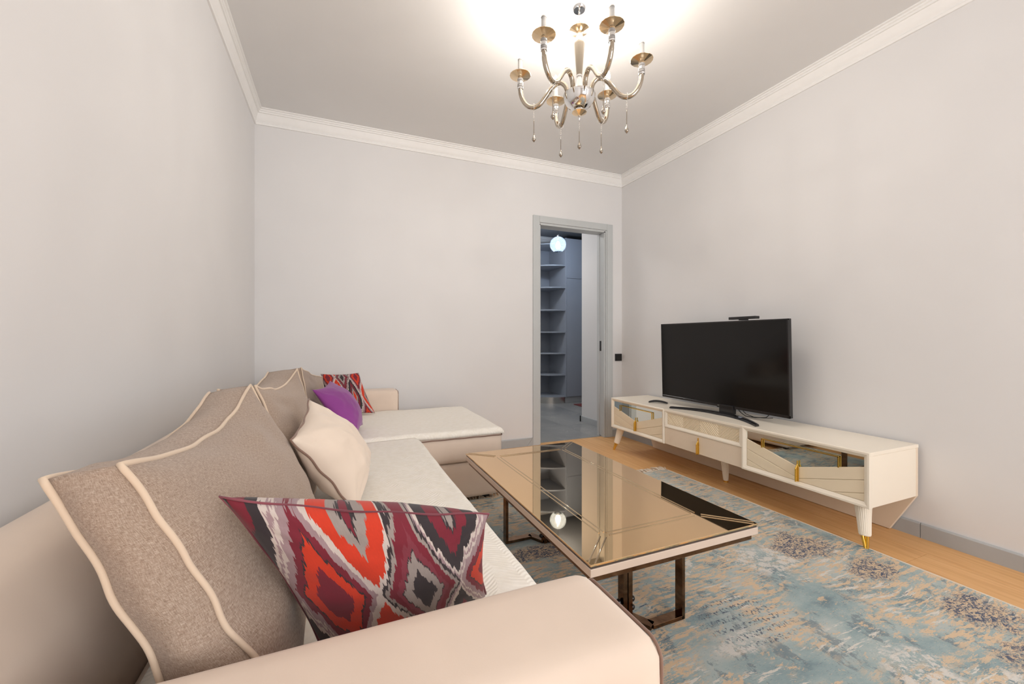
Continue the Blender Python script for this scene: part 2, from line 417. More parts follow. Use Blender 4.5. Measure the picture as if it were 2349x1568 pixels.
bm = NB(); box(bm, XL - .1, XR + .1, YF - .1, YB, ZC, ZC + .1); struct('ceiling', bm, M['ceiling'])
# floor of oak planks
bm = NB(); box(bm, XL, XR, YF, YB + .05, -.1, -.008); floor = struct('floor', bm, M['dark_gap'])
pw_, pl_ = .192, 1.285; x = XR; row = 0
while x > XL:
    x0 = max(XL, x - pw_); y = YF - random.random() * pl_ if row % 3 else YF - .37
    if row == 0: y = .62 - 3 * pl_
    if row == 1: y = 1.02 - 3 * pl_
    while y < YB + .05:
        a, b = max(y, YF), min(y + pl_, YB + .05)
        if b - a > .02:
            bm = NB(); box(bm, x0 + .0006, x - .0006, a + .0006, b - .0006, -.008, 0, .0008, 1); obj('plank', bm, M['wood'], floor)
        y += pl_
    x -= pw_; row += 1

# window behind the camera
bm = NB()
for a in ((.60, .66), (1.14, 1.19), (1.71, 1.76), (2.24, 2.30)): box(bm, a[0], a[1], YF - .08, YF - .01, .68, 2.42)
for a in ((.68, .74), (2.36, 2.42)): box(bm, .60, 2.30, YF - .08, YF - .01, *a)
win = struct('window_1', bm, M['trim'])
bm = NB(); box(bm, .56, 2.34, YF - .05, YF + .12, .65, .68, .004); obj('window_sill', bm, M['trim'], win)

# cornices: profile (distance from wall, z), swept along each wall with mitred ends
prof = [(0, 2.563), (.010, 2.563), (.012, 2.576), (.006, 2.582), (.006, 2.585), (.012, 2.592), (.017, 2.612), (.024, 2.635), (.026, 2.640),
        (.034, 2.641), (.034, 2.652), (.041, 2.655), (.041, 2.664), (.052, 2.666), (.052, 2.674), (0, 2.674)]
def sweep(bm, prof, p0, p1, inward, m0, m1):
    """extrude profile from p0 to p1; m0/m1 = mitre factor moving the ends in by d"""
    p0, p1, n = Vector(p0), Vector(p1), Vector(inward); dr = (p1 - p0).normalized()
    A = [bm.verts.new(p0 + n * d + dr * d * m0 + Vector((0, 0, z))) for d, z in prof]
    B = [bm.verts.new(p1 + n * d - dr * d * m1 + Vector((0, 0, z))) for d, z in prof]
    k = len(prof); bm.faces.new(A); bm.faces.new(B[::-1])
    for i in range(k): bm.faces.new((A[i], B[i], B[(i + 1) % k], A[(i + 1) % k]))
for i, (a, b, n) in enumerate((((XL, YF, 0), (XL, YB, 0), (1, 0, 0)), ((XL, YB, 0), (XR, YB, 0), (0, -1, 0)),
                               ((XR, YB, 0), (XR, YF, 0), (-1, 0, 0)), ((XR, YF, 0), (XL, YF, 0), (0, 1, 0)))):
    bm = NB(); sweep(bm, prof, a, b, n, 1, 1); struct('trim_%d' % (i + 1), bm, M['trim'], smooth=35)

# baseboards
bprof = [(0, 0), (.014, 0), (.014, .068), (.010, .074), (0, .074)]
def base(name, runs, n, mat='baseboard'):
    o = None
    for a, b in runs:
        bm = NB(); sweep(bm, bprof, a, b, n, 0, 0)
        if o is None: o = struct(name, bm, M[mat])
        else: obj('baseboard_length', bm, M[mat], o)
base('baseboard_left', [((XL, YF, 0), (XL, YB, 0))], (1, 0, 0))
base('baseboard_back', [((1.62, YB, 0), (XL + .014, YB, 0)), ((XR - .014, YB, 0), (2.591, YB, 0))], (0, -1, 0))
base('baseboard_right', [((XR, YB, 0), (XR, 1.118, 0)), ((XR, 1.1155, 0), (XR, YF, 0))], (-1, 0, 0))
bm = NB(); prism(bm, [(1.6205, YB - .014, 0), (1.6225, YB - .014, 0), (1.684, YB - .014, .0735), (1.6205, YB - .014, .0735)], (0, .014, 0))
prism(bm, [(1.6245, YB - .014, 0), (1.6875, YB - .014, 0), (1.6875, YB - .014, .0735), (1.686, YB - .014, .0735)], (0, .014, 0))
bb = [o for o in COL.objects if o.name == 'baseboard_back'][0]; obj('mitred_end', bm, M['baseboard'], bb)

# door: casing, stepped jamb, sliding leaf in its pocket
door = None
bm = NB(); box(bm, 1.688, D0, YB - .015, YB, 0, 2.162, .002, 1); door = struct('door_1', bm, M['casing'])
bm = NB(); box(bm, 2.520, 2.589, YB - .015, YB, 0, 2.162, .002, 1); obj('side_casing', bm, M['casing'], door)
bm = NB(); box(bm, D0 + .0008, 2.5192, YB - .015, YB, 2.1, 2.162, .002, 1); obj('head_casing', bm, M['casing'], door)
bm = NB(); box(bm, D0, 1.769, YB - .006, YB + WT, 0, 2.0775, .002, 1); obj('jamb', bm, M['casing'], door)
bm = NB(); box(bm, 2.489, 2.503, YB - .006, YB + .045, 0, 2.0775, .002, 1); box(bm, 2.505, 2.519, YB - .010, YB + .02, 0, 2.096, .001, 1); obj('jamb', bm, M['casing'], door)
bm = NB(); box(bm, 2.489, 2.505, YB + .085, YB + WT, 0, 2.0775, .002, 1); obj('jamb', bm, M['casing'], door)
bm = NB(); box(bm, 1.769, 2.489, YB - .006, YB + WT, 2.078, 2.094, .002, 1); obj('head_jamb', bm, M['casing'], door)
bm = NB(); box(bm, 2.496, 2.504, YB + .046, YB + .084, .01, 2.076); leaf = obj('sliding_leaf', bm, M['casing'], door)
bm = NB(); box(bm, 2.493, 2.4965, YB + .052, YB + .078, .875, .978, .001, 1); obj('recessed_pull', bm, M['plastic_black'], leaf)

# ------------------------------------------------------------ hallway
HY = 6.12
bm = NB(); box(bm, 1.2, 4.6, YB + .05, HY, -.1, -.006); hf = struct('floor_hallway', bm, M['dark_gap'])
ty = YB + .055
while ty < HY:
    tx = 1.2
    while tx < 4.6:
        bm = NB(); box(bm, tx + .001, min(tx + .599, 4.6), ty + .001, min(ty + .599, HY), -.006, .001, .001, 1); obj('tile', bm, M['tile'], hf)
        tx += .6
    ty += .6
bm = NB(); box(bm, 1.1, 4.7, YB + WT, HY + .1, ZC, ZC + .1); struct('ceiling_hallway', bm, wallmat('hall_ceiling_dark', (.20, .21, .23)))  # ceiling coloured much darker than the hallway walls
bm = NB(); box(bm, 1.1, 4.7, HY, HY + .1, -.1, ZC); struct('wall_hallway_back', bm, M['hall_wall'])
bm = NB(); box(bm, 1.1, 1.2, YB + WT, HY, -.1, ZC); struct('wall_hallway_left', bm, M['hall_wall'])
bm = NB(); box(bm, 2.722, 4.6, YB + WT, 4.28, -.1, ZC); struct('wall_hallway_right', bm, M['hall_wall'])
bm = NB(); box(bm, 4.6, 4.7, YB + WT, HY, -.1, ZC); struct('wall_hallway_end', bm, M['hall_wall'])
base('baseboard_hallway', [((2.722, 4.294, 0), (2.722, YB + WT, 0)), ((4.6, 4.28, 0), (2.708, 4.28, 0))], (-1, 0, 0))
bm = NB(); sweep(bm, [(d * 1.6, z - 0.0) for d, z in prof], (1.2, HY, 0), (4.6, HY, 0), (0, -1, 0), 1, 1); struct('trim_5', bm, M['hall_wall'])

# corner shelf unit with quarter-round shelves, and wardrobe beside it
sx, sy0, sy1 = 3.262, 5.56, HY - .005
unit = thing('corner_shelf_unit', 'tall grey open shelf unit with quarter-round shelves seen through the doorway', 'shelf', (3.0, 5.85, 0))
bm = NB(); box(bm, sx - .018, sx, sy0, sy1, .1, 2.56, .001, 1); obj('side_panel', bm, M['hall_cabinet'], unit)
bm = NB(); box(bm, 2.69, sx - .018, sy1 - .018, sy1, .1, 2.56, .001, 1); obj('back_panel', bm, M['hall_cabinet'], unit)
def qdisc(bm, cx, cy, r, z0, z1, k=20):
    pts = [(cx, cy)] + [(cx - r * math.sin(a), cy - r * math.cos(a)) for a in [i * PI / 2 / k for i in range(k + 1)]]
    prism(bm, [(x, y, z0) for x, y in pts], (0, 0, z1 - z0))
for z in (.118, .452, .782, 1.112, 1.452, 1.80, 2.14, 2.47):
    bm = NB(); qdisc(bm, sx - .018, sy1 - .018, sy1 - sy0 - .022, z - .018, z); obj('shelf', bm, M['hall_cabinet'], unit, smooth=30)
bm = NB(); qdisc(bm, sx - .018, sy1 - .018, sy1 - sy0 - .05, 0, .1); obj('plinth', bm, M['plinth'], unit, smooth=30)
ward = thing('wardrobe', 'tall plain grey wardrobe beyond the doorway, right of the rounded shelves', 'wardrobe', (3.9, 5.85, 0))
bm = NB(); box(bm, sx + .001, 4.55, sy0 + .02, sy1, .1, 2.56); obj('body', bm, M['hall_cabinet'], ward)
for k in range(2):
    x0 = sx + .004 + k * .645
    bm = NB(); box(bm, x0, x0 + .64, sy0, sy0 + .019, .104, 1.935, .0015, 1); obj('door', bm, M['hall_cabinet'], ward)
    bm = NB(); box(bm, x0, x0 + .64, sy0, sy0 + .019, 1.939, 2.555, .0015, 1); obj('upper_door', bm, M['hall_cabinet'], ward)
bm = NB(); box(bm, sx + .001, 4.55, sy0 + .05, sy1, 0, .1); obj('plinth', bm, M['baseboard'], ward)
bm = NB(); box(bm, 3.30, 4.0, 4.75, 5.42, .001, .011, .003, 1)
tag(obj('doormat', bm, M['mat_red']), 'dark red doormat on the hallway tiles by the wardrobe', 'mat')

# hallway pendant
pc = Vector((2.797, 5.0, 2.296)); R = .112
pend = thing('pendant_lamp', 'clear glass globe pendant with a lit bulb in the hallway', 'lamp', (pc.x, pc.y, ZC))
bm = NB(); lathe(bm, [(0, 0), (.045, 0), (.05, -.012), (.05, -.02), (0, -.02)][::-1], (pc.x, pc.y, ZC)); obj('canopy', bm, M['chrome'], pend, smooth=40)
bm = NB(); tube(bm, [(pc.x, pc.y, ZC - .02), (pc.x, pc.y, pc.z + R * .9)], .0022, 6); obj('cord', bm, M['plastic_black'], pend)
bm = NB(); lathe(bm, [(.0, .04), (.02, .04), (.022, 0), (.018, -.035), (0, -.035)], (pc.x, pc.y, pc.z + R * .86)); obj('socket', bm, M['chrome'], pend, smooth=40)
t = NT('thin_glass'); fr = t.n('Fresnel'); fr.inputs['IOR'].default_value = 1.25
tr = t.n('BsdfTransparent'); tr.inputs[0].default_value = (.86, .90, .97, 1); gl = t.n('BsdfGlossy'); gl.inputs[0].default_value = (.9, .95, 1, 1); gl.inputs['Roughness'].default_value = .05
df = t.n('BsdfTranslucent'); df.inputs[0].default_value = (.75, .85, 1, 1)
m1 = t.n('MixShader'); m1.inputs[0].default_value = .035; t.t.links.new(tr.outputs[0], m1.inputs[1]); t.t.links.new(df.outputs[0], m1.inputs[2])
m2 = t.n('MixShader'); t.t.links.new(fr.outputs[0], m2.inputs[0]); t.t.links.new(m1.outputs[0], m2.inputs[1]); t.t.links.new(gl.outputs[0], m2.inputs[2])
t.t.links.new(m2.outputs[0], t.out.inputs[0]); M['thin_glass'] = t.m
bm = NB(); lathe(bm, [(R * math.sin(a), R * math.cos(a)) for a in [.2 + i * (2.62 - .2) / 22 for i in range(23)]], pc, 40); obj('glass_globe', bm, M['thin_glass'], pend, smooth=True)
bm = NB(); lathe(bm, [(0, -.062), (.02, -.056), (.032, -.03), (.032, -.008), (.02, .025), (.012, .045), (0, .045)], (pc.x, pc.y, pc.z)); obj('bulb', bm, M['pendant_bulb'], pend, smooth=True)

pl = bpy.data.lights.new('pendant_light', 'POINT'); pl.energy = 10; pl.shadow_soft_size = .02; pl.color = (.80, .90, 1)
po = bpy.data.objects.new('pendant_light', pl); COL.objects.link(po); po.location = (pc.x, pc.y, pc.z - .005)
# added fill lamp brightening the hallway, out of sight left of the doorway
area('hallway_fill_light', (1.75, 4.7, ZC - .03), (0, 0, 0), .5, .5, 13, (1, .97, .93))
# light switch by the corner
sw = thing('light_switch', 'square black switch on the back wall between door frame and corner', 'switch', (2.665, YB, .775))
bm = NB(); box(bm, 2.624, 2.706, YB - .009, YB, .773, .846, .002, 2); obj('frame', bm, M['plastic_black'], sw)
bm = NB(); box(bm, 2.638, 2.692, YB - .013, YB - .009, .787, .833, .002, 2); obj('rocker', bm, M['plastic_black'], sw)

# ------------------------------------------------------------ rug
RX0, RX1, RY0, RY1 = .60, 2.305, -.55, 2.44
rug = thing('rug', 'blue, grey and peach abstract rug with cream fringe under the glass table', 'rug', (1.4, 1.0, 0))
NX, NY = 40, 70; bm = NB(); g = []
for j in range(NY + 1):
    r_ = []
    for i in range(NX + 1):
        u, v = i / NX, j / NY; x = RX0 + (RX1 - RX0) * u; y = RY0 + (RY1 - RY0) * v
        e = min(u, 1 - u) * 1.7; x += .006 * noise.noise(Vector((0, y * 2.2, 3))) * (1 if u > .5 else 0) + (.010 * math.sin((y - .2) * 1.6) if u == 1 else 0)
        z = .009 + .0015 * noise.noise(Vector((x * 5, y * 5, 0)))
        r_.append(bm.verts.new((x, y, z)))
    g.append(r_)
for j in range(NY):
    for i in range(NX): bm.faces.new((g[j][i], g[j][i + 1], g[j + 1][i + 1], g[j + 1][i]))
b = [e for e in bm.edges if e.is_boundary]
r = bmesh.ops.extrude_edge_only(bm, edges=b)
for v in r['geom']:
    if isinstance(v, bmesh.types.BMVert): v.co.z = .0005
obj('pile', bm, M['rug'], rug, smooth=50)
bm = NB(); tube(bm, [(RX1 + .010 * math.sin((y - .2) * 1.6) + .006 * noise.noise(Vector((0, y * 2.2, 3))), y, .006) for y in [RY0 + i * .03 for i in range(int((RY1 - RY0) / .03) + 1)]], .0055, 6); obj('bound_edge', bm, M['fringe'], rug, smooth=True)
bm = NB(); n_ = 300
for k in range(n_):
    x = RX0 + (RX1 - RX0) * (k + .5) / n_; L = .055 + random.random() * .04; a = random.gauss(0, .35); lift = random.random() * .014
    pts = [(x, RY1 - .004, .007), (x + a * L * .3, RY1 + L * .35, .005 + lift), (x + a * L * .8 + random.gauss(0, .003), RY1 + L * .75, .004 + lift * .7), (x + a * L * 1.2, RY1 + L, .003)]
    tube(bm, pts, [.0028, .0026, .0020, .0016], 4)
o = obj('fringe', bm, M['fringe'], rug); o['kind'] = 'stuff'

# ------------------------------------------------------------ tv stand
XFs, K = 2.28, .987
stand = thing('tv_stand', 'long low cream lacquer tv stand with mirrored V fronts and gold handles on right wall', 'tv stand', (2.49, 2.1, 0))
def P(y, z, x=XFs): return (x, y * K, 1 - (1 - z) * K)
yR, yL = 1.137 * K, 3.13 * K; z0, z1 = P(0, .200)[2], P(0, .463)[2]
bm = NB(); box(bm, XFs + .017, 2.672, yR, yL, z0, z1 - .018, .0012, 1); body = obj('body', bm, M['cream'], stand)
bm = NB(); box(bm, XFs - .002, 2.693, yR - .002, yL + .002, z1 - .0172, z1, .002, 2); obj('top_panel', bm, M['cream'], stand)
bm = NB(); prism(bm, [(2.674, yR, z1 - .018), (2.674, yL, z1 - .018), (2.674, yL, z0), (2.674, 3.00, .002), (2.674, 1.232, .002), (2.674, yR, z0)], (.019, 0, 0), .0015); obj('back_panel', bm, M['cream_dark'], stand)
def ring(bm, y0, y1, za, zb, w, x_out, x_in):
    """bevelled picture-frame: outer edge at x_out, slopes in to x_in over width w"""
    o_ = [(y0, za), (y1, za), (y1, zb), (y0, zb)]
    f1 = .40 * w
    def q(d): return [(y0 + d, za + d), (y1 - d, za + d), (y1 - d, zb - d), (y0 + d, zb - d)]
    loops = [[bm.verts.new((x, a, b)) for a, b in q(d)] for d, x in ((0, x_in + .014), (0, x_out + .002), (.002, x_out), (f1, x_out), (w, x_in), (w, x_in + .014))]
    for A, B in zip(loops, loops[1:]):
        for i in range(4): bm.faces.new((A[i], A[(i + 1) % 4], B[(i + 1) % 4], B[i]))
def board(bm, poly, x, depth=.006, bev=.0022):
    """poly in (y,z): a bevelled raised board facing -x"""
    a = inset2(poly, .0006); b = inset2(poly, bev + .0006)
    if len(a) < 3 or len(b) != len(a): b = a
    A0 = [bm.verts.new((x, *p)) for p in a]; A1 = [bm.verts.new((x - depth + bev, *p)) for p in a]; B = [bm.verts.new((x - depth, *p)) for p in b]
    n = len(a); bm.faces.new(B); bm.faces.new(A0[::-1])
    for X_, Y_ in ((A0, A1), (A1, B)):
        for i in range(n): bm.faces.new((X_[i], X_[(i + 1) % n], Y_[(i + 1) % n], Y_[i]))
XI = XFs + .004
def pull(zl, zh, yc, par):
    bm = NB(); w = .0062
    prism(bm, [(XI - .001, yc - w, zl), (XI - .001, yc - w, zl + .075), (XI - .001, yc - .0028, zl + .093), (XI - .001, yc - .0028, zh), (XI - .001, yc + .0028, zh), (XI - .001, yc + .0028, zl + .093), (XI - .001, yc + w, zl + .075), (XI - .001, yc + w, zl)], (-.004, 0, 0), .0008)
    # raised grip
    A = [(XI - .004, yc - w, zl), (XI - .024, yc - w, zl + .001), (XI - .024, yc - w, zl + .070), (XI - .008, yc - w, zl + .092), (XI - .008, yc - w, zh), (XI - .004, yc - w, zh)]
    prism(bm, [(a, b_ + w * .55, c_) for a, b_, c_ in A], (0, w * .9, 0), .0008)
    return obj('pull_handle', bm, M['gold'], par)
for (ya, yb, za, zb, iya, iyb, iza, izb) in ((1.137, 1.806, .197, .462, 1.171, 1.779, .220, .437), (2.470, 3.13, .197, .462, 2.493, 3.100, .222, .440)):
    front = None
    ya, yb, iya, iyb = ya * K, yb * K, iya * K, iyb * K
    za, zb, iza, izb = [P(0, q)[2] for q in (za, zb, iza, izb)]
    wd = .026
    bm = NB(); ring(bm, ya, yb, za, zb, wd, XFs - .006, XI); front = obj('flap_door', bm, M['cream'], stand)
    iya, iyb, iza, izb = ya + wd, yb - wd, za + wd, zb - wd
    ym = (iya + iyb) / 2; W2 = (iyb - iya) / 2; dz = .087; zt = iza + .170 - .006; pitch = .0625
    zV = zt - dz
    rect = [(iya, iza), (iyb, iza), (iyb, izb), (iya, izb)]
    # mirror
    mir = [(iya, zt), (ym, zV), (iyb, zt), (iyb, izb), (iya, izb)]
    bm = NB(); prism(bm, [(XI + .004, a, b) for a, b in mir], (.004, 0, 0)); obj('mirror', bm, M['mirror'], front)
    # boards each side of the V
    sl = dz / W2
    for side in (-1, 1):
        half = [(ym, iza), (ym, izb), (ym + side * W2, izb), (ym + side * W2, iza)]
        for k in range(3):
            # z <= zV + sl*|y-ym| - pitch*k ; z >= ... - pitch*(k+1)
            c0 = zV - sl * side * ym - pitch * k
            pl = clip(half, -sl * side, 1, c0)
            if k < 2 or True: pl = clip(pl, sl * side, -1, -(c0 - pitch)) if k < 2 else pl
            if len(pl) >= 3:
                bm = NB(); board(bm, pl, XI + .012, .010); obj('board', bm, M['cream_board'], front)
    # square gold outline across the mirror
    g0, g1 = ya + (1.272 - 1.137) * K, ya + (1.677 - 1.137) * K; gz = iza + .184
    zz = lambda y: zV + sl * abs(y - ym) - .002
    bm = NB(); rr = .0042
    tube(bm, [(XI - .004, g0, zz(g0)), (XI - .004, g0, gz)], rr, 4, sq=True); tube(bm, [(XI - .004, g1, zz(g1)), (XI - .004, g1, gz)], rr, 4, sq=True)
    tube(bm, [(XI - .004, g0 - .003, gz), (XI - .004, g1 + .003, gz)], rr, 4, sq=True)
    obj('gold_outline', bm, M['gold'], front)
    pull(iza + .0, iza + .112, ym, front)
# middle section
ya, yb = 1.8085 * K, 2.468 * K; zm = P(0, .325)[2]; za, zb = P(0, .197)[2], P(0, .457)[2]
bm = NB(); box(bm, XI, XI + .01, ya, yb, za + .001, zm - .0015, .0008, 1); dr = obj('drawer', bm, M['cream_dark'], stand)
pull(za - .001, za + .112, 2.145 * K, dr)
bm = NB(); ring(bm, ya, yb, zm, zb, .024, XI - .004, XI + .004); up = obj('carved_drawer', bm, M['cream'], stand)
bm = NB(); box(bm, XI + .007, XI + .012, ya + .02, yb - .02, zm + .02, zb - .02); obj('panel', bm, M['cream_board'], up)
bm = NB(); cy0, cy1, cz0, cz1 = ya + .026, yb - .026, zm + .026, zb - .026
seg_w = (cy1 - cy0) / 4; pit = .0175
for gk in range(4):
    yl0, yl1 = cy0 + gk * seg_w, cy0 + (gk + 1) * seg_w; rect = [(yl0 + .002, cz0), (yl1 - .002, cz0), (yl1 - .002, cz1), (yl0 + .002, cz1)]
    d = 1 if gk % 2 == 1 else -1; m_ = .95
    for j in range(-14, 16):
        # ridge band: z - d*m*(y-yl0) between
        c0 = cz0 + j * pit * 1.0 - d * m_ * yl0
        pl = clip(rect, -d * m_, 1, c0 + .0085); pl = clip(pl, d * m_, -1, -c0)
        if len(pl) >= 3:
            ins = inset2(pl, .0022)
            if len(ins) < 3: continue
            cx_ = [bm.verts.new((XI + .0072, *p)) for p in pl]; 
            n = len(pl)
            if len(ins) == n:
                B = [bm.verts.new((XI + .0035, *p)) for p in ins]
                bm.faces.new(B)
                for i in range(n): bm.faces.new((cx_[i], cx_[(i + 1) % n], B[(i + 1) % n], B[i]))
            else:
                B = [bm.verts.new((XI + .0040, *p)) for p in pl]; bm.faces.new(B)
                for i in range(n): bm.faces.new((cx_[i], cx_[(i + 1) % n], B[(i + 1) % n], B[i]))
o = obj('herringbone_relief', bm, M['cream_board'], up); o['kind'] = 'stuff'
# legs
def stand_leg(top, mid, foot, r0, r1, flutes=24):
    top, mid, foot = Vector(top), Vector(mid), Vector(foot); ax = (mid - top); L = ax.length
    q = Vector((0, 0, 1)).rotation_difference(ax.normalized()); bm = NB(); rings = []; seg = flutes * 4
    for h, rr, fl in ((0, r0, 1), (.02, r0, 1), (L * .5, (r0 + r1) / 2, 1), (L - .008, r1 * 1.04, 1), (L - .004, r1, 0), (L, r1 * .92, 0)):
        rings.append([bm.verts.new(top + q @ Vector(((rr - fl * .0012 * (.5 - .5 * math.cos(2 * PI * k / 4))) * math.cos(2 * PI * k / seg), (rr - fl * .0012 * (.5 - .5 * math.cos(2 * PI * k / 4))) * math.sin(2 * PI * k / seg), h))) for k in range(seg)])
    for a, b in zip(rings, rings[1:]):
        for k in range(seg): bm.faces.new((a[k], a[(k + 1) % seg], b[(k + 1) % seg], b[k]))
    bm.faces.new(rings[0]); bm.faces.new(rings[-1])
    lg = obj('leg', bm, M['cream'], stand)
    bm = NB(); dn = (foot - mid)
    if dn.length > .02:
        for k in range(3):
            a = 2 * PI * k / 3 + .4; off = Vector((math.cos(a), math.sin(a), 0))
            tube(bm, [mid + off * r1 * .45, foot + off * .004 + Vector((0, 0, .003))], [.0078, .0058], 10)
        lathe(bm, [(0, 0), (.010, 0), (.010, .005), (0, .005)], foot, 12)
    else: lathe(bm, [(r1 * .95, 0), (r1 * .95, .010), (0, .010)], foot, 20)
    obj('gold_foot', bm, M['gold'], lg, smooth=40)
stand_leg((2.345, 1.185, z0), (2.320, 1.163, .062), (2.306, 1.150, 0), .034, .0235)
stand_leg((2.345, 3.035, z0), (2.318, 3.067, .062), (2.300, 3.080, 0), .034, .0235)
stand_leg((2.500, 2.090, z0), (2.505, 2.085, .010), (2.505, 2.085, 0), .033, .0165)
ZT = z1

# ------------------------------------------------------------ television and what stands by it
tv = thing('television', 'flat black television switched off on a curved black foot', 'television', (2.44, 2.13, ZT))
ty0, ty1, tz0, tz1 = 1.635, 2.690, .520, 1.122
lean = Matrix.Translation((2.5, 0, tz0)) @ Matrix.Rotation(-math.radians(1.6), 4, 'Y') @ Matrix.Translation((-2.5, 0, -tz0))
def lobj(name, bm, mat, parent, **k): bmesh.ops.transform(bm, matrix=lean, verts=bm.verts); return obj(name, bm, mat, parent, **k)
bm = NB(); box(bm, 2.503, 2.528, ty0, ty1, tz0, tz1, .003, 2); box(bm, 2.528, 2.556, ty0 + .12, ty1 - .12, tz0 + .02, tz0 + .33, .008, 2); tvb = lobj('housing', bm, M['plastic_black'], tv)
bm = NB(); box(bm, 2.4995, 2.5035, ty0 + .009, ty1 - .009, tz0 + .017, tz1 - .009); lobj('screen', bm, M['screen'], tv)
bm = NB()
for a in ((ty0, ty0 + .009, tz0, tz1), (ty1 - .009, ty1, tz0, tz1), (ty0, ty1, tz1 - .009, tz1), (ty0, ty1, tz0, tz0 + .017)): box(bm, 2.497, 2.506, *a, .001, 1)
lobj('bezel', bm, M['black_gloss'], tv)
bm = NB(); box(bm, 2.497, 2.512, 2.125, 2.155, tz0 - .006, tz0 + .002, .002, 1); lobj('sensor', bm, M['plastic_black'], tv)
# maker's letters on the lower bezel
def text_obj(s, size, loc, rot, mat, parent, depth=.0003):
    cu = bpy.data.curves.new('lettering', 'FONT'); cu.body = s; cu.size = size; cu.extrude = depth; cu.align_x = 'CENTER'; cu.align_y = 'CENTER'
    o = bpy.data.objects.new('tmp', cu); COL.objects.link(o); bpy.context.view_layer.update()
    me = bpy.data.meshes.new_from_object(o.evaluated_get(bpy.context.evaluated_depsgraph_get())); bpy.data.objects.remove(o)
    me.transform(Matrix.Translation(loc) @ rot)
    return link('lettering', me, mat, parent)
RXm = Matrix.Rotation(-PI / 2, 4, 'Z') @ Matrix.Rotation(PI / 2, 4, 'X')
M['letter'] = simple('letter_grey', (.45, .45, .45), .4)
text_obj('LG', .011, Vector((2.4965, 2.14, tz0 + .0085)), RXm, M['letter'], tvb)
bm = NB(); box(bm, 2.485, 2.520, 2.015, 2.125, ZT + .012, tz0 + .02, .003, 2); obj('neck', bm, M['black_gloss'], tv)
bm = NB(); rings = []
for i in range(41):
    u = -1 + 2 * i / 40; y = 2.10 + u * .355 - .02 * u * u; x = 2.475 - .150 * abs(u) ** 2.0 + (.0 if u > 0 else -.01 * u * u)
    wd_ = .078 - .042 * abs(u); hz = .017 - .003 * abs(u)
    rings.append([bm.verts.new((x + a * wd_ / 2 + (.02 * abs(u)), y, ZT + b * hz + .0005)) for a, b in ((-1, 0), (-.85, .8), (-.5, 1), (.5, 1), (.85, .8), (1, 0))])
for a, b in zip(rings, rings[1:]):
    for k in range(6): bm.faces.new((a[k], a[(k + 1) % 6], b[(k + 1) % 6], b[k]))
bm.faces.new(rings[0]); bm.faces.new(rings[-1]); ft = obj('foot', bm, M['black_gloss'], tv, smooth=35)
bm = NB(); box(bm, 2.425, 2.440, 1.905, 1.925, ZT + .0155, ZT + .0172); obj('sticker', bm, simple('sticker', (.55, .62, .75), .5), ft)
bm = NB(); tube(bm, [(2.53, 2.02, .53), (2.52, 1.98, .50), (2.50, 1.93, .487), (2.51, 1.87, .486), (2.55, 1.82, .492), (2.56, 1.80, .52)], .0028, 6)
tube(bm, [(2.54, 2.00, .53), (2.53, 1.95, .495), (2.54, 1.90, .482), (2.58, 1.86, .48), (2.64, 1.84, .478)], .0025, 6); obj('cable', bm, M['plastic_black'], tv, smooth=True)
bar = thing('sensor_bar', 'slim black sensor bar on top edge of the television', 'camera', (2.52, 1.95, 1.122))
bm = NB(); box(bm, 2.490, 2.530, 1.852, 2.052, 1.131, 1.149, .002, 2); obj('body', bm, M['plastic_black'], bar)
bm = NB(); box(bm, 2.492, 2.53, 1.93, 1.975, 1.1245, 1.1315, .001, 1); obj('clip', bm, M['plastic_black'], bar)
# remote control
rc = thing('remote_control', 'black curved remote control lying on the stand left of the television', 'remote', (2.43, 2.69, ZT))
bm = NB(); rings = []; a0, a1 = Vector((2.395, 2.735, ZT)), Vector((2.478, 2.612, ZT)); dr_ = (a1 - a0); sd = Vector((dr_.y, -dr_.x, 0)).normalized()
for i in range(13):
    u = i / 12; c_ = a0 + dr_ * u; wv = .020 * (1 - .25 * abs(2 * u - 1) ** 3); zt_ = .011 + .016 * math.sin(PI * u) ** .8 * (1 - .3 * u); zl = .001 + .008 * max(0, math.sin(PI * u)) 
    rings.append([bm.verts.new(c_ + sd * a * wv + Vector((0, 0, zl + (zt_ - zl) * b))) for a, b in ((-1, .2), (-.9, .85), (-.5, 1), (.5, 1), (.9, .85), (1, .2), (.6, 0), (-.6, 0))])
for a, b in zip(rings, rings[1:]):
    for k in range(8): bm.faces.new((a[k], a[(k + 1) % 8], b[(k + 1) % 8], b[k]))
bm.faces.new(rings[0]); bm.faces.new(rings[-1]); obj('casing', bm, M['plastic_black'], rc, smooth=50)
bm = NB()
for i in range(3, 11):
    for a in (-.5, 0, .5):
        u = i / 12; c_ = a0 + dr_ * u + sd * a * .018; zt_ = .011 + .016 * math.sin(PI * u) ** .8 * (1 - .3 * u); lathe(bm, [(.0022, -.001), (.0022, .0008), (0, .0008)], c_ + Vector((0, 0, zt_)), 6)
o = obj('buttons', bm, simple('button_grey', (.12, .12, .12), .5), rc); o['kind'] = 'stuff'

